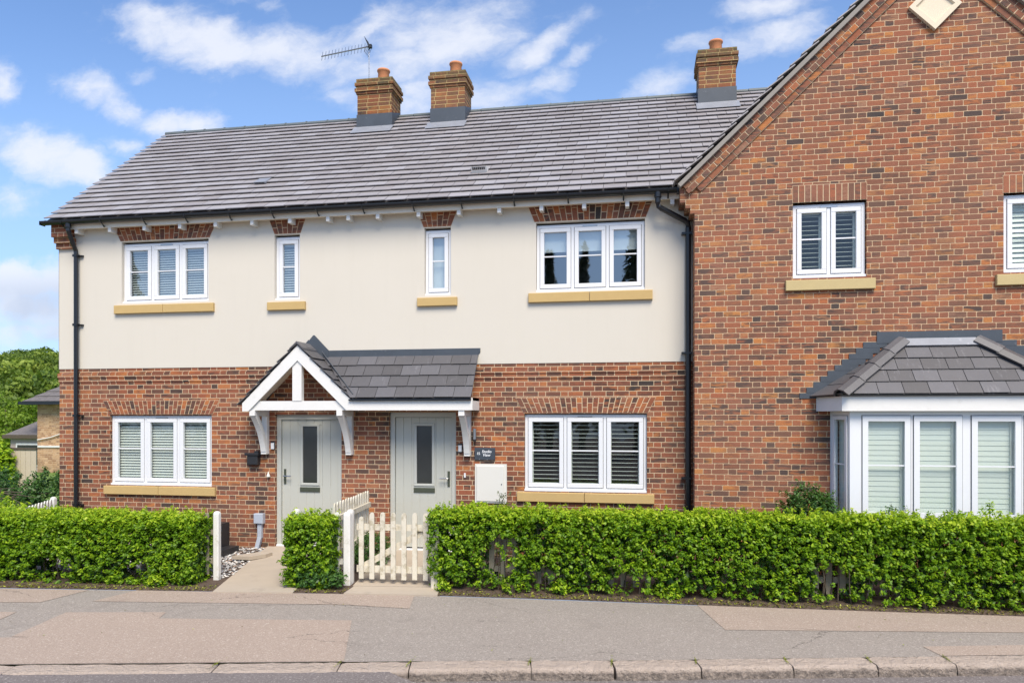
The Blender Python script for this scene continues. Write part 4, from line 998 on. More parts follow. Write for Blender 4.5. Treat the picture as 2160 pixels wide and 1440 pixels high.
# ------------------------------------------------------------------ things fixed to the walls
t = thing('house_sign', 'small dark slate name sign on brick wall above the white meter cupboard', 'sign', (-2.34, 0, 1.42))
mb = MB(); mb.cbox(-2.497, -2.179, -.03, -.012, 1.425, 1.612, .003); mb.build('board', M['signm'], t)
mb = MB(); mb.tube([(-2.43, -.012, 1.44), (-2.43, -.001, 1.44)], .008, 8); mb.tube([(-2.25, -.012, 1.6), (-2.25, -.001, 1.6)], .008, 8); mb.tube([(-2.42, -.034, 1.437), (-2.42, -.03, 1.437)], .008, 8); mb.tube([(-2.30, -.034, 1.432), (-2.30, -.03, 1.432)], .008, 8); mb.build('fixing', M['steel'], t)
def text(s, x, z, size, name, parent, shear=0.0):
    cu = bpy.data.curves.new(name, 'FONT'); cu.body = s; cu.size = size; cu.extrude = .001; cu.shear = shear; cu.offset = .0009
    tmp = bpy.data.objects.new(name, cu); scn.collection.objects.link(tmp); dg = bpy.context.evaluated_depsgraph_get(); dg.update()
    me = bpy.data.meshes.new_from_object(tmp.evaluated_get(dg)); bpy.data.objects.remove(tmp)
    o = bpy.data.objects.new(name, me); scn.collection.objects.link(o); o.parent = parent; o.rotation_euler = (R(90), 0, 0)
    o.location = Vector((x, -.0315, z)) - parent.location; me.materials.clear(); me.materials.append(M['letter']); return o
text('15', -2.465, 1.505, .055, 'lettering', t); text('Studio', -2.385, 1.535, .058, 'lettering', t, .2); text('View', -2.372, 1.482, .058, 'lettering', t, .2)
t = thing('meter_cupboard', 'white square meter cupboard on the brick wall right of the second door', 'meter box', (-2.245, 0, .775))
mb = MB(); mb.box(-2.49, -2.0, -.03, -.001, .775, 1.365); mb.build('cupboard_frame', M['meter'], t)
mb = MB(); mb.cbox(-2.463, -2.045, -.045, -.031, .80, 1.335, .004); d_ = mb.build('cupboard_door', M['meter'], t)
mb = MB(); mb.tube([(-2.075, -.05, 1.06), (-2.075, -.044, 1.06)], .009, 8); mb.build('lock', M['dark'], d_)
t = thing('wall_lamp', 'slim steel up-down lamp on brick wall above the slate sign', 'lamp', (-2.489, 0, 1.7))
mb = MB(); mb.tube([(-2.489, -.06, 1.74), (-2.489, -.06, 1.90)], .026, 14); mb.build('lamp_body', M['steel'], t)
mb = MB(); mb.tube([(-2.489, -.06, 1.708), (-2.489, -.06, 1.742)], .024, 14); mb.box(-2.505, -2.473, -.04, -.001, 1.73, 1.79); mb.build('lamp_base', M['dark'], t)
for x, z, lb in ((-5.82, 1.615, 'small white doorbell on dark backplate left of the gabled porch door'), (-2.725, 1.60, 'small white doorbell on dark backplate right of the second door')):
    t = thing('doorbell', lb, 'doorbell', (x, 0, z - .07), 'doorbells beside the front doors'); mb = MB(); mb.box(x - .034, x + .034, -.012, -.001, z - .065, z + .075); mb.build('backplate', M['dark'], t)
    mb = MB(); mb.cbox(x - .028, x + .026, -.028, -.0125, z - .055, z + .045, .005); mb.build('bell_push', M['upvc'], t)
t = thing('post_box', 'black hooded wall box left of the gabled porch door', 'post box', (-6.13, 0, 1.3))
mb = MB(); mb.cbox(-6.225, -6.04, -.10, -.001, 1.31, 1.49, .012); mb.build('box', M['dark'], t); mb = MB(); mb.cbox(-6.255, -6.02, -.12, -.001, 1.46, 1.50, .008); mb.box(-6.12, -6.05, -.05, -.001, 1.50, 1.53); mb.build('hood', M['dark'], t)
mb = MB(); mb.lathe((-5.886, -.03, 1.12), [(.03, 0), (.028, .02), (.012, .055), (.004, .08), (0, .082)], 12); tag(mb.build('wall_bell', M['meter'], None, True), 'tiny cream bell shaped fitting on brick left of the first door', 'fitting')
mb = MB(); mb.cbox(-2.668, -2.640, -.018, -.001, 1.15, 1.22, .004); tag(mb.build('wall_plate', M['upvc']), 'tiny white plate on brick right of the second door handle', 'fitting')
t = thing('cable_box', 'grey electrical box with conduit low on wall left of the first door', 'utility box', (-6.03, 0, 0))
mb = MB(); mb.cbox(-6.112, -5.955, -.09, -.001, .37, .53, .008); mb.build('box', M['grey_pl'], t)
mb = MB(); mb.box(-6.06, -5.99, -.06, -.001, .14, .37); mb.beam((-6.025, -.035, .15), (-6.07, -.06, -.06), .065, .06); mb.build('conduit', M['grey_pl'], t)
# things on the sill inside the upper right window
mb = MB(); mb.lathe((-.33, .28, 4.0), [(0, 0), (.09, .005), (.115, .05), (.10, .09), (.06, .10), (0, .10)], 16); tag(mb.build('bowl', M['lime'], None, True), 'lime green bowl inside the upper right cottage window', 'bowl')
mb = MB(); mb.tube([(-.20, .30, 3.98)] + [(-.20 + .06 - .06 * math.cos(a * math.pi / 8), .30, 4.10 + .06 * math.sin(a * math.pi / 8)) for a in range(0, 8)], .007, 8); tag(mb.build('tap', M['steel'], None, True), 'chrome swan neck tap inside the upper right cottage window', 'tap')
# planter box & stone in the gravel
mb = MB(); mb.box(-6.62, -6.40, -.56, -.30, -.03, .42); mb.box(-6.66, -6.22, -.80, -.33, -.03, .06); tag(mb.build('planter', M['dark']), 'low black trough with box planter at the brick wall behind the left hedge end', 'planter')
mb = MB(); mb.slab([(-5.95, -.98, .03), (-5.72, -.62, .03), (-5.5, -.62, .03), (-5.52, -.78, .03), (-5.66, -1.0, .03)], .05); tag(mb.build('stepping_stone', M['concrete']), 'flat tan stone lying in the pebbles beside the first path', 'stone')


# ------------------------------------------------------------------ picket fences and gate
def picket(mb, p, w_, h, d, dirx, rnd_top=True):
    """p: foot, dirx: unit vector along the fence"""
    n = Vector((-dirx.y, dirx.x, 0)); k = 5; prof = [(-w_ / 2, 0), (w_ / 2, 0)] + [(w_ / 2 * math.cos(math.pi * i / k), h - w_ / 2 + w_ * .62 * math.sin(math.pi * i / k)) for i in range(k + 1)]
    m_ = len(prof); v = [p + dirx * a + Vector((0, 0, b)) - n * d / 2 for a, b in prof] + [p + dirx * a + Vector((0, 0, b)) + n * d / 2 for a, b in prof]
    mb.add(v, [tuple(range(m_)), tuple(range(2 * m_ - 1, m_ - 1, -1))] + [(i, i + m_, (i + 1) % m_ + m_, (i + 1) % m_) for i in range(m_)])
def fence(name, label, a, b, h, mat, rail_side, zb=-.03, sp=.125, post_a=False, post_b=False, wd=.068, group=None, rails=(.28, .72), pm=None):
    a, b = Vector(a), Vector(b); dx_ = (b - a); L = Vector((dx_.x, dx_.y, 0)).length; u = Vector((dx_.x, dx_.y, 0)).normalized(); n = Vector((-u.y, u.x, 0)) * rail_side
    t = thing(name, label, 'fence', ((a + b) / 2).to_tuple(), group); k = max(2, int(L / sp)); cnt = 0
    for i in range(k + 1):
        if (i == 0 and post_a) or (i == k and post_b): continue
        p = a.lerp(b, i / k); mb = MB(); picket(mb, Vector((p.x, p.y, p.z + zb + .06)), wd, h - .06 + rnd.uniform(-.006, .006), .018, u); mb.build('picket', M[mat], t, fix=False) ; cnt += 1
    for f in rails:
        mb = MB(); mb.beam(a + n * .03 + Vector((0, 0, zb + h * f)), b + n * .03 + Vector((0, 0, zb + h * f)), .07, .035, side=n.normalized()); mb.build('rail', M[mat], t)
    for on, p in ((post_a, a), (post_b, b)):
        if on: post(p.x, p.y, p.z + zb, h + .03, t, pm or mat)
    return t
def post(x, y, z, h, parent, mat, w_=.040):
    mb = MB(); c = .012; ring = [(-w_, -w_ + c), (-w_ + c, -w_), (w_ - c, -w_), (w_, -w_ + c), (w_, w_ - c), (w_ - c, w_), (-w_ + c, w_), (-w_, w_ - c)]
    lv = [(1, -.15), (1, h - .03), (.93, h - .012), (.72, h + .004), (.35, h + .012)]; v = [(x + a * s_, y + b * s_, z + hh) for s_, hh in lv for a, b in ring]
    mb.add(v, [(i * 8 + k, i * 8 + (k + 1) % 8, (i + 1) * 8 + (k + 1) % 8, (i + 1) * 8 + k) for i in range(4) for k in range(8)] + [tuple(range(32, 40))]); return mb.build('post', M[mat], parent)
fence('picket_fence', 'shade-toned weathered picket fence inside the left hedge with white end post by the first path', (-9.3, -2.15, 0), (-5.54, -2.02, 0), .86, 'picket_shaded', 1, -.07, .15, False, True, pm='picket_new')
fence('picket_fence', 'short white picket fence with post rising behind the small hedge', (-4.43, -1.98, 0), (-3.72, -1.90, 0), .89, 'picket_new', 1, -.05, .16, True, True)
fence('picket_fence', 'white picket fence dividing the two front paths, running back to the wall', (-3.95, -1.86, 0), (-4.10, -.30, 0), 1.0, 'picket', -1, -.05, .115, False, False, rails=(.35, .80))
fence('picket_fence', 'shade-toned weathered picket fence inside the long right hedge', (-2.62, -1.80, 0), (7.6, -1.62, 0), .80, 'picket_shaded', 1, -.07, .15, False, False)
fence('picket_fence', 'white round topped picket fence along the far left side garden', (-9.02, -1.85, 0), (-9.74, -.12, 0), .72, 'picket_new', 1, -.03, .115, False, True)
gt = thing('picket_gate', 'cream picket gate with diagonal brace at the second path', 'gate', (-3.2, -1.93, 0))
ga, gb = Vector((-3.63, -1.93, 0)), Vector((-2.62, -1.90, 0)); gu = (gb - ga).normalized()
for i in range(7):
    p = ga.lerp(gb, (i + .5) / 7.1); mb = MB(); picket(mb, Vector((p.x, p.y, .0 + rnd.uniform(-.008, .004))), .062, .85 + (0 if i else -.06), .02, gu); mb.build('picket', M['picket'], gt, fix=False)
mb = MB(); mb.beam(ga + Vector((0, .035, .12)), gb + Vector((0, .035, .12)), .085, .03); mb.beam(ga + Vector((0, .035, .66)), gb + Vector((0, .035, .66)), .08, .03); mb.build('rail', M['picket'], gt)
mb = MB(); mb.beam(ga + Vector((.05, .066, .13)), gb + Vector((-.05, .066, .66)), .08, .03); mb.build('brace', M['picket'], gt)
gp = thing('gate_post', 'chamfered white gate post left of the picket gate', 'post', (-3.735, -1.99, -.07)); post(-3.72, -1.99, -.09, .94, gp, 'picket_new', .046)
gp = thing('gate_post', 'white gate post half hidden by the long hedge end right of the gate', 'post', (-2.56, -1.96, -.07)); post(-2.56, -1.96, -.09, .90, gp, 'picket', .05)


# ------------------------------------------------------------------ foliage
def leaves_obj(name, C, N, size, mat, parent=None, seed=1, asp=.5, rv=None, bend=.25):
    """one mesh of small folded leaves: centres C (n,3), facing N (n,3), half length size (n,)"""
    r = np.random.default_rng(seed); n = len(C); N = N / np.maximum(np.linalg.norm(N, axis=1, keepdims=True), 1e-6)
    t_ = r.normal(size=(n, 3)); t_ -= (t_ * N).sum(1, keepdims=True) * N; t_ /= np.maximum(np.linalg.norm(t_, axis=1, keepdims=True), 1e-6)
    b_ = np.cross(N, t_); s_ = np.asarray(size).reshape(-1, 1) * np.ones((n, 1))
    V = np.stack([C - t_ * s_, C - t_ * s_ * .1 + b_ * s_ * asp - N * s_ * bend, C + t_ * s_, C - t_ * s_ * .1 - b_ * s_ * asp - N * s_ * bend], 1).reshape(-1, 3)
    org = np.array(root_loc(parent)) if parent else np.array([C[:, 0].mean(), C[:, 1].mean(), C[:, 2].min()])
    V = V - org; me = bpy.data.meshes.new(name); me.vertices.add(4 * n); me.vertices.foreach_set('co', V.astype(np.float32).ravel())
    me.loops.add(4 * n); me.polygons.add(n); me.loops.foreach_set('vertex_index', np.arange(4 * n, dtype=np.int32)); me.polygons.foreach_set('loop_start', np.arange(0, 4 * n, 4, dtype=np.int32))
    me.polygons.foreach_set('loop_total', np.full(n, 4, dtype=np.int32))
    rr = r.random(n) if rv is None else np.clip(rv + r.normal(0, .10, n), 0, 1)
    at = me.attributes.new('rnd', 'FLOAT', 'FACE'); at.data.foreach_set('value', rr.astype(np.float32)); me.materials.append(mat); me.update(calc_edges=True)
    o = bpy.data.objects.new(name, me); scn.collection.objects.link(o)
    if parent: o.parent = parent
    else: o.location = org
    return o

def vnoise(P, f, seed):
    """cheap smooth value noise from summed sines"""
    r = np.random.default_rng(seed); out = 0
    for i in range(7):
        k = r.normal(size=3) * f * (1 + .35 * i); out = out + np.sin(P @ k + r.random() * 6.28) / (1 + .25 * i)
    return out / 4

def sprigs(base, axis, nl, ln, r, ls):
    """expand twigs into leaves: base (m,3), axis (m,3) unit"""
    m_ = len(base); k = np.linspace(.1, 1, nl)[None, :, None] * ln; C = base[:, None, :] + axis[:, None, :] * k
    side = r.normal(size=(m_, nl, 3)); side -= (side * axis[:, None, :]).sum(2, keepdims=True) * axis[:, None, :]; side /= np.linalg.norm(side, axis=2, keepdims=True)
    C = C + side * ls * .9; N = side * .5 + axis[:, None, :] * .55 + np.array([0, 0, .45]) + r.normal(size=(m_, nl, 3)) * .35
    return C.reshape(-1, 3), N.reshape(-1, 3)

def hedge(name, label, path, half, z0, z1, m_, seed, gaps=.25, ls=.0215, holes=()):
    """path: list of (x, y) centre line; half: half thickness"""
    r = np.random.default_rng(seed); root = thing(name, label, 'hedge', (np.mean([p[0] for p in path]), np.mean([p[1] for p in path]), -.08), 'clipped hedges along the pavement')
    P = np.array(path, float); seg = np.linalg.norm(np.diff(P, axis=0), axis=1); cum = np.concatenate([[0], np.cumsum(seg)]); L = cum[-1]
    def cl(s): return np.stack([np.interp(s, cum, P[:, 0]), np.interp(s, cum, P[:, 1])], 1)
    d = np.stack([np.gradient(P[:, 0]), np.gradient(P[:, 1])], 1).mean(0); d /= np.linalg.norm(d); nrm = np.array([d[1], -d[0]])  # towards the road
    H = z1 - z0; areas = np.array([L * H * 1.25, L * H * .55, L * 2 * half * 1.5, 2 * half * H * 1.2, 2 * half * H * 1.2]); cnt = (areas / areas.sum() * m_).astype(int)
    Bs, As = [], []
    for face, n in enumerate(cnt):
        s = r.random(n) * L; h = r.random(n) ** .9; q = (r.random(n) * 2 - 1)
        if face == 0: off = np.full(n, half); zz = z0 + h * H; ax = np.stack([nrm[0] * np.ones(n), nrm[1] * np.ones(n), .45 * np.ones(n)], 1)
        elif face == 1: off = np.full(n, -half); zz = z0 + h * H; ax = np.stack([-nrm[0] * np.ones(n), -nrm[1] * np.ones(n), .5 * np.ones(n)], 1)
        elif face == 2: off = q * half; zz = np.full(n, z1); ax = np.tile([0, 0, 1.0], (n, 1))
        else:
            sg = -1 if face == 3 else 1; s = np.full(n, 0.0 if face == 3 else L); off = q * half; zz = z0 + h * H; ax = np.tile([sg * d[0], sg * d[1], .4], (n, 1))
        c = cl(s); pos = np.stack([c[:, 0] + nrm[0] * off, c[:, 1] + nrm[1] * off, zz], 1)
        # rounded shoulders, billowing surface, narrower foot
        axn = ax / np.linalg.norm(ax, axis=1, keepdims=True)
        ds = np.minimum(s, L - s); f = (zz - z0) / H
        inset = .07 * np.clip((f - .8) / .2, 0, 1) ** 2 + .03 * np.clip((.25 - f) / .25, 0, 1)
        if face in (0, 1): pos[:, :2] -= (axn[:, :2] / np.maximum(np.linalg.norm(axn[:, :2], axis=1, keepdims=True), 1e-6)) * inset[:, None]
        if face == 2: pos[:, 2] -= .06 * np.abs(q) ** 3 + .10 * np.exp(-ds / .10)
        pos += axn * (vnoise(pos, 5.0, seed) * .06 + vnoise(pos, 16.0, seed + 3) * .026 - .05)[:, None]
        pos += axn * (-(r.random(n) ** 2) * .16)[:, None]
        if face in (0, 1): pos[:, 2] -= .05 * r.random(n) * (f < .3)
        keep = r.random(n) < 1 - gaps * np.clip(.9 - f * 1.6, 0, 1) * (1.1 + vnoise(pos, 7.0, seed + 9) * 1.8)
        if face == 2: keep[:] = True
        keep &= ((vnoise(pos, 9.0, seed + 5) > -.55) & (vnoise(pos, 4.2, seed + 15) + .5 * vnoise(pos, 13., seed + 16) > -.72)) | (face == 2)
        for hx_, hz_, hrx, hrz in holes: keep &= (((pos[:, 0] - hx_) / hrx) ** 2 + ((pos[:, 2] - hz_) / hrz) ** 2 > 1 + .4 * vnoise(pos, 12., seed + 2)) | (r.random(n) < .12)
        ax2 = axn + r.normal(size=(n, 3)) * .42; ax2[:, 2] += .15; ax2 /= np.linalg.norm(ax2, axis=1, keepdims=True)
        Bs.append(pos[keep]); As.append(ax2[keep])
    B, A = np.concatenate(Bs), np.concatenate(As)
    n = int(L * 18); s = r.random(n) * L; c = cl(s); off = (r.random(n) * 2 - 1) * half * .9; ax = r.normal(size=(n, 3)) * .2 + np.array([0, 0, 1.0]); ax /= np.linalg.norm(ax, axis=1, keepdims=True)
    B = np.concatenate([B, np.stack([c[:, 0] + nrm[0] * off, c[:, 1] + nrm[1] * off, np.full(n, z1 - .01)], 1)]); A = np.concatenate([A, ax])   # upright new shoots
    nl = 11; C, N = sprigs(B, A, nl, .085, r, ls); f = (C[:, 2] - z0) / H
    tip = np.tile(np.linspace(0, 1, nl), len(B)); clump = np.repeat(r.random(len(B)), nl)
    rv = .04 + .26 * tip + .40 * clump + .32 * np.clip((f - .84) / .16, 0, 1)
    keep = C[:, 2] > z0 - .02
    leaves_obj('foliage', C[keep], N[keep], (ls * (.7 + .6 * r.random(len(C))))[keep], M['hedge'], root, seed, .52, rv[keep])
    # inner shaded leaves
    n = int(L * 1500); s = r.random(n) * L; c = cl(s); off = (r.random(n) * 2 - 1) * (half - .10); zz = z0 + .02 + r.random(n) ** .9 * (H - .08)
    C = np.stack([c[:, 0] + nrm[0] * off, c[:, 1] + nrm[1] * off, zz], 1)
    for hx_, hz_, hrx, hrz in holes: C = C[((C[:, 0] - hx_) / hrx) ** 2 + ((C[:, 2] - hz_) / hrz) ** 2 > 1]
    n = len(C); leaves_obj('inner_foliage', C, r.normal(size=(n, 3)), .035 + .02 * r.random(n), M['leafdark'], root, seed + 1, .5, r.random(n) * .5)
    mb = MB(); q = random.Random(seed)
    for i in range(int(L * 7)):
        ss = q.random() * L; c = cl(np.array([ss]))[0]; o = q.uniform(-half * .5, half * .5); x, y = c[0] + nrm[0] * o, c[1] + nrm[1] * o; pts = [(x, y, z0 - .06)]; xx, yy = x, y
        for k in range(1, 5): xx += q.uniform(-.05, .05); yy += q.uniform(-.04, .04); pts.append((xx, yy, z0 - .06 + k * (H - .05) / 4 * q.uniform(.9, 1.0)))
        mb.tube(pts, [.009, .007, .006, .004, .002], 5, cap=False)
    mb.build('stems', M['bark'], root)
    return root
hedge('hedge', 'clipped privet hedge left of the first path', [(-10.4, -2.42), (-7, -2.30), (-5.66, -2.16)], .27, -.06, .81, 8800, 11, .4, holes=[(-7.6, .12, .25, .16), (-6.5, .10, .22, .12)])
hedge('hedge', 'small square privet hedge between the two paths', [(-4.47, -2.10), (-4.1, -2.08), (-3.86, -2.06)], .21, -.06, .83, 1350, 12, .35)
hedge('hedge', 'long privet hedge right of the picket gate in front of the bay', [(-2.62, -1.83), (0, -1.80), (2.5, -1.76), (7.4, -1.70)], .25, -.03, .92, 15500, 13, .34, holes=[(-1.72, .33, .20, .26), (-1.2, .10, .2, .10), (-.1, .08, .3, .10), (2.2, .20, .22, .20), (2.75, .06, .2, .10)])

def shrub(name, label, c, rad, n, mat, seed, ls=.022, cat='shrub', nl=9, ln=.09, group=None, up=.5):
    r = np.random.default_rng(seed); root = thing(name, label, cat, c, group); d = r.normal(size=(n, 3)); d[:, 2] = np.abs(d[:, 2]) * 1.0 - .15; d /= np.linalg.norm(d, axis=1, keepdims=True)
    rr = .55 + .45 * r.random(n) ** .5; rr *= 1 + .25 * vnoise(d, 3.5, seed); B = np.array(c) + np.array([0, 0, rad[2] * .25]) + d * rr[:, None] * np.array(rad) * .9
    B[:, 2] = np.maximum(B[:, 2], c[2] + .01); A = d + np.array([0, 0, up]) + r.normal(size=(n, 3)) * .3; A /= np.linalg.norm(A, axis=1, keepdims=True)
    C, N = sprigs(B, A, nl, ln, r, ls); leaves_obj('foliage', C, N, ls * (.7 + .6 * r.random(len(C))), M[mat], root, seed, .5, np.tile(np.linspace(.1, .7, nl), n) + .2 * r.random(len(C)))
    mb = MB(); q = random.Random(seed)
    for i in range(9):
        a = q.random() * 6.28; e = Vector((math.cos(a) * rad[0] * .7, math.sin(a) * rad[1] * .7, rad[2] * q.uniform(.6, 1.0))); b = Vector(c); mb.tube([b, b + e * .5 + Vector((0, 0, .05)), b + e], [.012, .008, .003], 5, cap=False)
    mb.build('stems', M['bark'], root); return root
shrub('shrub', 'grey green shrub in front of the meter cupboard behind the hedge', (-1.93, -.62, 0), (.20, .2, .82), 240, 'leafgrey', 21, .018)
shrub('shrub', 'bushy green shrub beside the left cant of the bay window', (2.12, -1.0, 0), (.56, .36, 1.0), 1700, 'leafdark', 22, .022)
shrub('shrub', 'leafy plant beside the second path seen through the gate', (-3.80, -1.0, 0), (.22, .55, .32), 330, 'leafdark', 23, .02)
shrub('shrub', 'dark ivy like plant at the foot of the small hedge and gate post', (-3.98, -2.2, -.07), (.33, .12, .20), 150, 'leafdark', 24, .024)
for i, (x, y, h, lb) in enumerate(((2.95, -1.45, 1.04, 'rose sprig above the hedge at the first pane of the bay'), (3.12, -1.40, 1.0, 'bronze tipped rose sprig above the hedge at the bay'), (3.62, -1.38, .98, 'low rose sprig in front of the middle bay pane'), (4.02, -1.45, 1.08, 'tall pale shoot above the hedge at the right of the bay'))):
    r = np.random.default_rng(50 + i); root = thing('rose_stem', lb, 'plant', (x, y, -.05), 'rose sprigs above the hedge'); mb = MB(); mb.tube([(x, y, -.05), (x + .02, y, h * .6), (x + .01, y, h)], [.006, .005, .002], 5); mb.build('stem', M['bark'], root)
    B = np.tile(np.array([x + .01, y, h - .12]), (16, 1)) + r.normal(size=(16, 3)) * .035; A = r.normal(size=(16, 3)) * .5 + np.array([0, 0, .8]); A /= np.linalg.norm(A, axis=1, keepdims=True); C, N = sprigs(B, A, 5, .09, r, .02); leaves_obj('foliage', C, N, np.full(len(C), .02), M['hedge' if i == 3 else 'leafdark'], root, 5, .55, .4 + .4 * r.random(len(C)))
WEED = [(3.15, -1.98, .10, 'bright green weed at the pavement edge in front of the bay'), (1.60, -1.93, .20, 'leafy sucker at the hedge foot below the fence gap'), (-1.55, -2.06, .15, 'small leafy weed at hedge foot right of the gate'),
        (-.95, -2.02, .12, 'dark weed at hedge foot near the open fence pickets'), (.35, -2.0, .10, 'low weed under the middle of the long hedge'), (-6.1, -2.50, .09, 'small weed under the left hedge'), (-2.42, -2.1, .1, 'tuft of weed at the hedge end beside the gate post')]
for i, (x, y, h, lb) in enumerate(WEED):
    shrub('weed', lb, (x, y, -.09), (h * .9, h * .6, h), 34, 'hedge', 70 + i, .022, 'weed', 6, .06, 'weeds along the hedge foot', .9)

# leaf litter and moss along the hedge foot, moss in kerb joints
r = np.random.default_rng(5); n = 5200; x = r.uniform(-8.4, 7.5, n); yb = np.interp(x, [p_[0] for p_ in PB], [p_[1] for p_ in PB]); y = yb + .01 + np.abs(r.normal(0, .13, n)) - .015
keep = ~(((x > -5.3) & (x < -4.25)) | ((x > -3.62) & (x < -2.45))); x, y = x[keep], y[keep]; n = len(x)
nn = r.normal(size=(n, 3)) * .45 + np.array([0, 0, 1]); lo = leaves_obj('leaf_litter', np.stack([x, y, -.083 + r.random(n) * .02], 1), nn, .008 + .014 * r.random(n), M['litter'], None, 6, .45); tag(lo, None, None, None, 'stuff')
n = 260; x = r.uniform(-8, 6, n); y = r.uniform(-5, -2.4, n); yk = np.array([kback(q) for q in x]); keep = (y > yk + .05) & (y < np.interp(x, [p_[0] for p_ in PB], [p_[1] for p_ in PB]) - .02) & (r.random(n) < .5); x, y = x[keep], y[keep]
lo = leaves_obj('stray_leaves', np.stack([x, y, np.full(len(x), -.088)], 1), r.normal(size=(len(x), 3)) * .3 + np.array([0, 0, 1]), .006 + .008 * r.random(len(x)), M['litter'], None, 8, .4); tag(lo, None, None, None, 'stuff')
pts = []
for jx in joint[7:17]:
    k = 90; d = r.normal(size=(k, 2)) * np.array([.005, .055]); pts.append(np.stack([jx + d[:, 0], kback(jx) - .06 + d[:, 1], np.full(k, -.098) + r.random(k) * .012], 1))
pts = np.concatenate(pts); lo = leaves_obj('moss', pts, r.normal(size=(len(pts), 3)) * .5 + np.array([0, 0, 1]), .003 + .003 * r.random(len(pts)), M['litter'], None, 9, .6, np.full(len(pts), .72)); tag(lo, None, None, None, 'stuff')

# pebbles beside the first path
gm = MB(); q = random.Random(3); ico = [(0, 0, .6), (.9, 0, .1), (.3, .85, .1), (-.75, .5, .1), (-.7, -.55, .1), (.3, -.85, .1)]; icf = [(0, 1, 2), (0, 2, 3), (0, 3, 4), (0, 4, 5), (0, 5, 1)]
while len(gm.v) < 6 * 3600:
    x = q.uniform(-8.9, -5.0); y = q.uniform(-1.95, -.05); edge = -5.95 + (-y) * (.70 / 2.5) + .0
    if x > edge + .03: continue
    s_ = q.uniform(.010, .028); a = q.random() * 6.28; ca, sa = math.cos(a), math.sin(a); sx_ = q.uniform(.7, 1.4)
    z = -.10 + .05 * min(1, max(0, (y + 2.2) / 2.6)) + .025 + q.random() * .02
    gm.add([(x + (vx * ca * sx_ - vy * sa) * s_, y + (vx * sa * sx_ + vy * ca) * s_, z + vz * s_) for vx, vy, vz in ico], icf)
tag(gm.build('gravel', M['gravel'], None, False, False), None, None, None, 'stuff')
mb = MB(); mb.add([(-9.3, -1.98, -.075), (-5.42, -1.98, -.075), (-5.95, -.01, -.03), (-9.3, -.01, -.03)], [(0, 1, 2, 3)]); struct(mb, 'gravel_bed', M['soil'])

# ------------------------------------------------------------------ left background: neighbour house, fence, shrubs, wooded hill
nb = thing('neighbour_house', 'tan brick house with hipped dark tiled roof behind the left corner', 'house', (-19.5, 16, -.4))
mb = MB(); mb.box(-23.24, -16, 14, 20, -.6, 2.62); mb.build('wall', M['brick_far'], nb)
mb = MB(); A = [(-23.6, 13.65, 2.62), (-15.7, 13.65, 2.62), (-15.7, 20.35, 2.62), (-23.6, 20.35, 2.62)]; T0, T1 = (-20.2, 17, 5.0), (-18, 17, 5.0); nrow = 12
def lerp3(a, b, f): return tuple(a[i] + (b[i] - a[i]) * f for i in range(3))
for (p0, p1, q0, q1) in ((A[0], A[1], T0, T1), (A[3], A[0], T0, T0), (A[1], A[2], T1, T1), (A[2], A[3], T1, T0)):
    for k in range(nrow):
        f0, f1 = k / nrow, min(1, (k + 1.25) / nrow); a0, a1, b0, b1 = lerp3(p0, q0, f0), lerp3(p1, q1, f0), lerp3(p0, q0, f1), lerp3(p1, q1, f1)
        for j in range(14): mb.slab([tuple(np.add(lerp3(a0, a1, j / 14), (0, 0, .04))), tuple(np.add(lerp3(a0, a1, (j + .97) / 14), (0, 0, .04))), lerp3(b0, b1, (j + .97) / 14), lerp3(b0, b1, j / 14)] if q0 != q1 or k < nrow - 2 else [tuple(np.add(a0, (0, 0, .04))), tuple(np.add(a1, (0, 0, .04))), b1], .03)
        if q0 == q1 and k >= nrow - 2: pass
mb.build('roof', M['far_tile'], nb)
mb = MB(); mb.box(-23.68, -15.6, 13.55, 13.68, 2.52, 2.64); mb.box(-23.68, -23.56, 13.6, 20.4, 2.52, 2.64); mb.build('gutter', M['gutter'], nb)
mb = MB(); mb.box(-23.2, -20, 13.96, 13.999, .86, .93); mb.tube([(-23.2, 13.95, 1.15), (-22.6, 13.95, 1.25), (-21.8, 13.95, 1.5)], .02, 5); mb.build('cable', M['white'], nb)
ex = thing('annexe', 'low grey annexe with shallow roof and one window left of the tan house', 'building', (-24, 15, -.4))
mb = MB(); mb.box(-24.75, -23.245, 14.3, 18, -.5, 1.33); mb.build('wall', plain('grey_roughcast', (.42, .33, .29), .9, var=.1), ex)
mb = MB(); mb.slab([(-24.9, 14.15, 1.33), (-23.245, 14.15, 1.33), (-23.245, 16.0, 2.25), (-24.0, 16.0, 2.25)], .06); mb.slab([(-24.9, 14.15, 1.33), (-24.0, 16.0, 2.25), (-24.9, 18.1, 1.33)], .06); mb.slab([(-24.9, 18.1, 1.33), (-24.0, 16.0, 2.25), (-23.245, 16.0, 2.25), (-23.245, 18.1, 1.33)], .06); mb.build('roof', M['far_tile'], ex)
mb = MB(); mb.box(-24.92, -23.245, 14.08, 14.15, 1.2, 1.34); mb.build('fascia', M['bark'], ex)
mb = MB(); mb.box(-24.47, -23.3, 14.26, 14.298, .1, 1.0); wf = mb.build('window', M['white'], ex); mb = MB(); mb.box(-24.39, -23.36, 14.24, 14.259, .15, .93); mb.build('pane', M['obscure'], wf)
mb = MB(); mb.lathe((0, 0, 0), [(0, .0), (.10, .014), (.18, .045), (.24, .10), (.24, .11), (.17, .06), (0, .014)], 16)
do = mb.build('satellite_dish', M['dark'], None, True); do.location = (-23.5, 15.2, 2.12); do.rotation_euler = (R(70), 0, R(20)); tag(do, 'dark satellite dish above the grey annexe roof', 'satellite dish')
mb = MB()
for i in range(28):
    x = -21.5 + i * .17; mb.box(x, x + .162, 7.0, 7.02, -.1, 1.13)
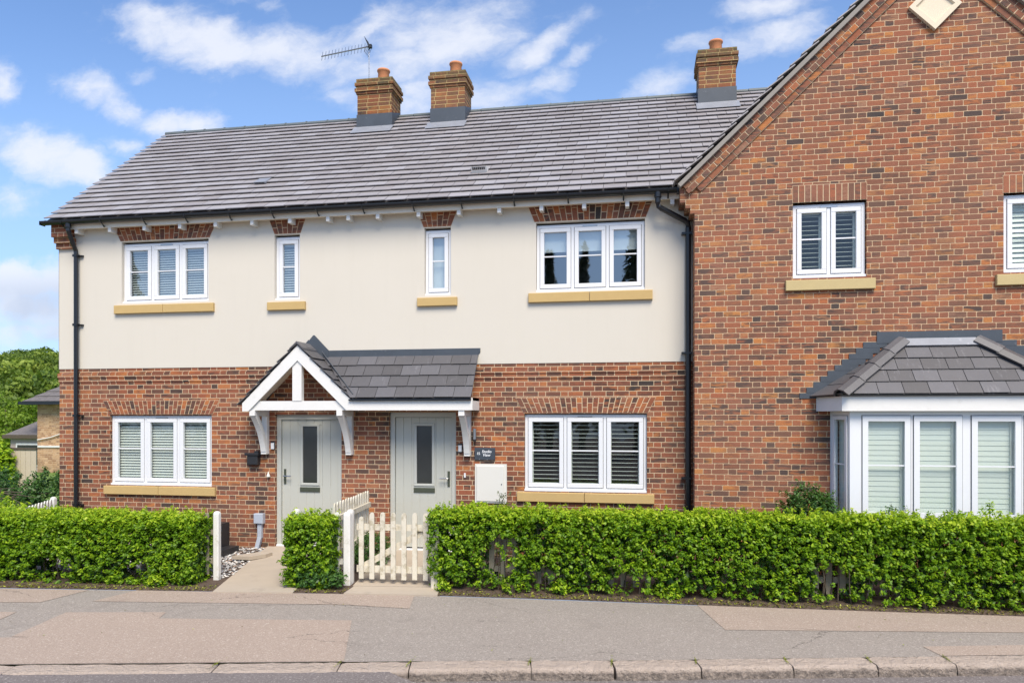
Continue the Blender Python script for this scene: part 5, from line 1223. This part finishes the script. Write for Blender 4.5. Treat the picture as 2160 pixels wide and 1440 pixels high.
bf = thing('board_fence', 'tan close boarded fence with dark capping in front of the annexe', 'fence', (-19, 7, -.1)); mb.build('boards', M['fencewood'], bf); mb = MB(); mb.box(-21.5, -16.74, 6.98, 7.05, 1.131, 1.19); mb.build('capping', M['bark'], bf)

def blob_tree(C, rad, n, r, ls, f=3.0):
    """leaf centres on lumpy clumps forming a crown"""
    k = max(7, int(n / 170)); d = r.normal(size=(k, 3)); d /= np.linalg.norm(d, axis=1, keepdims=True); d[:, 2] = d[:, 2] * .8 + .15
    cc = np.array(C) + d * np.array(rad) * (.55 + .3 * r.random((k, 1))); cr = (.30 + .2 * r.random(k)) * min(rad)
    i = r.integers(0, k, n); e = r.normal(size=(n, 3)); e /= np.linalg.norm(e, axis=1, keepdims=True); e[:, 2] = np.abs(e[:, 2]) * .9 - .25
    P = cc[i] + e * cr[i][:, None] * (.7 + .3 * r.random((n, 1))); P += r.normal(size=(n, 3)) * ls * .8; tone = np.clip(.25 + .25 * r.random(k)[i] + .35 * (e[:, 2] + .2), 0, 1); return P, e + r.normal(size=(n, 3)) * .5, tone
def tree(label, x, y, zb, h, rad, n, mat, seed, ls=.13, name='tree', group=None):
    r = np.random.default_rng(seed); root = thing(name, label, 'tree', (x, y, zb), group)
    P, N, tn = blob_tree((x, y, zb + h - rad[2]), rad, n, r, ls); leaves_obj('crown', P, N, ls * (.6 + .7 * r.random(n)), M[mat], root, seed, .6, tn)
    mb = MB(); mb.tube([(x, y, zb - .5), (x + .1, y, zb + h * .35), (x, y, zb + h * .8)], [h * .028, h * .02, h * .006], 8)
    q = random.Random(seed)
    for i in range(7):
        a = q.random() * 6.28; z = zb + h * q.uniform(.3, .6); mb.tube([(x, y, z), (x + math.cos(a) * rad[0] * .35, y + math.sin(a) * rad[1] * .35, z + h * .12), (x + math.cos(a) * rad[0] * .7, y + math.sin(a) * rad[1] * .7, z + h * .25)], [h * .012, h * .008, h * .003], 6, cap=False)
    mb.build('trunk', M['bark'], root); return root
# hill terrain and its wood
hill = MB(); hx = np.linspace(-160, 10, 35); hy = np.linspace(26, 150, 26)
def hz(x, y):
    return -.8 + min(max(y - 24, 0) * .125, 7.2 + .5 * math.sin(x * .09))
vs = [(x, y, hz(x, y)) for x in hx for y in hy]; ny_ = len(hy); hill.add(vs, [(i * ny_ + j, (i + 1) * ny_ + j, (i + 1) * ny_ + j + 1, i * ny_ + j + 1) for i in range(len(hx) - 1) for j in range(ny_ - 1)]); struct(hill, 'hill', M['grass'])
r = np.random.default_rng(77); PP, NN, TT = [], [], []
cells = [(x_, y_) for y_ in np.arange(31, 92, 4.4) for x_ in np.arange(-110, -20, 4.4)]
for (x_, y_) in cells:
    x_ += r.uniform(-2, 2); y_ += r.uniform(-2, 2)
    h_ = 0; u_ = (x_ / (y_ + 10.88))
    if not (-1.06 < u_ < -.84 or (-.84 <= u_ < -.70 and r.random() < .35)): continue
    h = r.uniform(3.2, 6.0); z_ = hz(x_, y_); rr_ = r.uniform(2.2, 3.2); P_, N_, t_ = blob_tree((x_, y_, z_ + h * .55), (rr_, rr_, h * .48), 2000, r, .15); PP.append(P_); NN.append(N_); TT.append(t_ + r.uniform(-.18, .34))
P_, N_, T_ = np.concatenate(PP), np.concatenate(NN), np.concatenate(TT)
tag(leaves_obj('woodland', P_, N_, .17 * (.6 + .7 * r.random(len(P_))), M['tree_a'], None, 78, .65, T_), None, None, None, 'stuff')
TL = [('round bright green tree at the far left edge', -36.6, 26, 3.5, (2.3, 2.2, 2.0), 'tree_b'), ('bright lime green tree above the neighbour roof', -47.3, 40, 6.0, (2.9, 2.8, 2.1), 'tree_b'),
      ('dark round headed tree on the skyline near the cottage corner', -63.6, 58, 9.3, (3.6, 3.5, 2.6), 'tree_a'), ('dark tree on the skyline left of the tallest crown', -70.2, 62, 9.5, (3.0, 3, 2.4), 'tree_a'),
      ('olive green tree meeting the skyline at the cottage corner', -58.4, 54, 8.4, (3.2, 3, 2.4), 'tree_a'), ('mid green tree halfway up the slope at the left edge', -53.6, 44, 5.9, (2.9, 2.8, 2.3), 'tree_a'),
      ('dark green tree left of the annexe roof', -38.9, 30, 3.0, (2.0, 2.0, 1.7), 'tree_a'), ('low bright tree at the left edge beyond the board fence', -32.9, 22, 1.9, (1.7, 1.6, 1.4), 'tree_b'), ('yellow green tree behind the low annexe', -43.0, 34, 4.2, (2.3, 2.2, 1.9), 'tree_b')]
for i, (lb, x_, y_, h, rd, mt) in enumerate(TL): tree(lb, x_, y_, hz(x_, y_) - .1, h - hz(x_, y_), rd, 5200, mt, 300 + i, .10, 'tree', 'trees on the slope to the left')
shrub('shrub', 'big dark shrub mass beyond the left fence', (-12.9, 1.4, -.1), (1.3, .8, 1.0), 900, 'leafdark', 41, .04, ln=.16)
shrub('shrub', 'bright green shrub against the cottage corner beyond the fence', (-11.0, 1.2, -.1), (.55, .5, .95), 420, 'leafdark', 42, .035, ln=.14)
shrub('shrub', 'yellow green low bush mound beyond the picket fence', (-10.5, -.6, -.1), (1.3, .5, .72), 900, 'hedge', 43, .028, ln=.12)
shrub('shrub', 'yellow green bush at the far left edge behind the picket fence', (-11.9, -.9, -.1), (.9, .5, .55), 600, 'hedge', 44, .028, ln=.12)
shrub('climber', 'climbing plant growing up the board fence', (-17.6, 6.8, -.1), (.28, .15, 1.25), 260, 'hedge', 45, .05, 'climber', ln=.15)
shrub('shrub', 'pale shrub in front of the board fence at the left edge', (-18.3, 5.6, -.1), (.8, .5, 1.0), 420, 'leafgrey', 46, .05, ln=.15)
mb = MB(); q = random.Random(9)
for i in range(70):
    x0_ = q.uniform(-13.4, -11.6); y0_ = q.uniform(.4, 1.0); z_ = q.uniform(.15, .75); a = q.uniform(-.5, .5); ln = q.uniform(.5, 1.1)
    mb.tube([(x0_, y0_, z_), (x0_ + ln / 2, y0_ + a * .2, z_ + q.uniform(-.05, .12)), (x0_ + ln, y0_ + a * .3, z_ + q.uniform(-.12, .14))], [.012, .009, .004], 5, cap=False)
tag(mb.build('branch_pile', M['bark']), 'heap of cut brown branches beyond the left picket fence', 'branches')
# conifers across the road (seen mirrored in the upstairs windows)
def conifer(label, x, y, h, rad, seed):
    r = np.random.default_rng(seed); root = thing('conifer', label, 'tree', (x, y, -.2), 'conifers across the road'); n = 2300
    t_ = r.random(n) ** .8; tier = np.floor(t_ * 16) / 16; a = r.random(n) * 6.283; rr = (1 - t_) ** .85 * rad * (.35 + .65 * r.random(n) ** .5) * (.75 + .35 * np.sin(tier * 50 + a * 3))
    P = np.stack([x + np.cos(a) * rr, y + np.sin(a) * rr, h * (.12 + .88 * t_) - rr * .35 + (t_ - tier) * -.5], 1); N = np.stack([np.cos(a), np.sin(a), np.ones(n)], 1) + r.normal(size=(n, 3)) * .4
    leaves_obj('crown', P, N, .22 + .15 * r.random(n), M['conifer'], root, seed, .35, r.random(n)); mb = MB(); mb.tube([(x, y, -.3), (x, y, h)], [h * .018, .03], 7); mb.build('trunk', M['bark'], root)
for i, (x, y, h, rd) in enumerate(((-5.6, -34, 12.3, 1.6), (-3.5, -34, 12.7, 1.6), (-.2, -34, 14.8, 2.8), (-8.5, -36, 8.5, 2.6), (-35.0, -34, 14.2, 3.6), (-31.0, -36, 10.2, 2.0))):
    conifer(['slim conifer across the road', 'second slim conifer across the road, mirrored in the middle pane', 'tall dark conifer across the road, mirrored in the right pane', 'short conifer across the road', 'broad conifer across the road, mirrored in the left window', 'medium conifer beside the broad one'][i], x, y, h, rd, 400 + i)
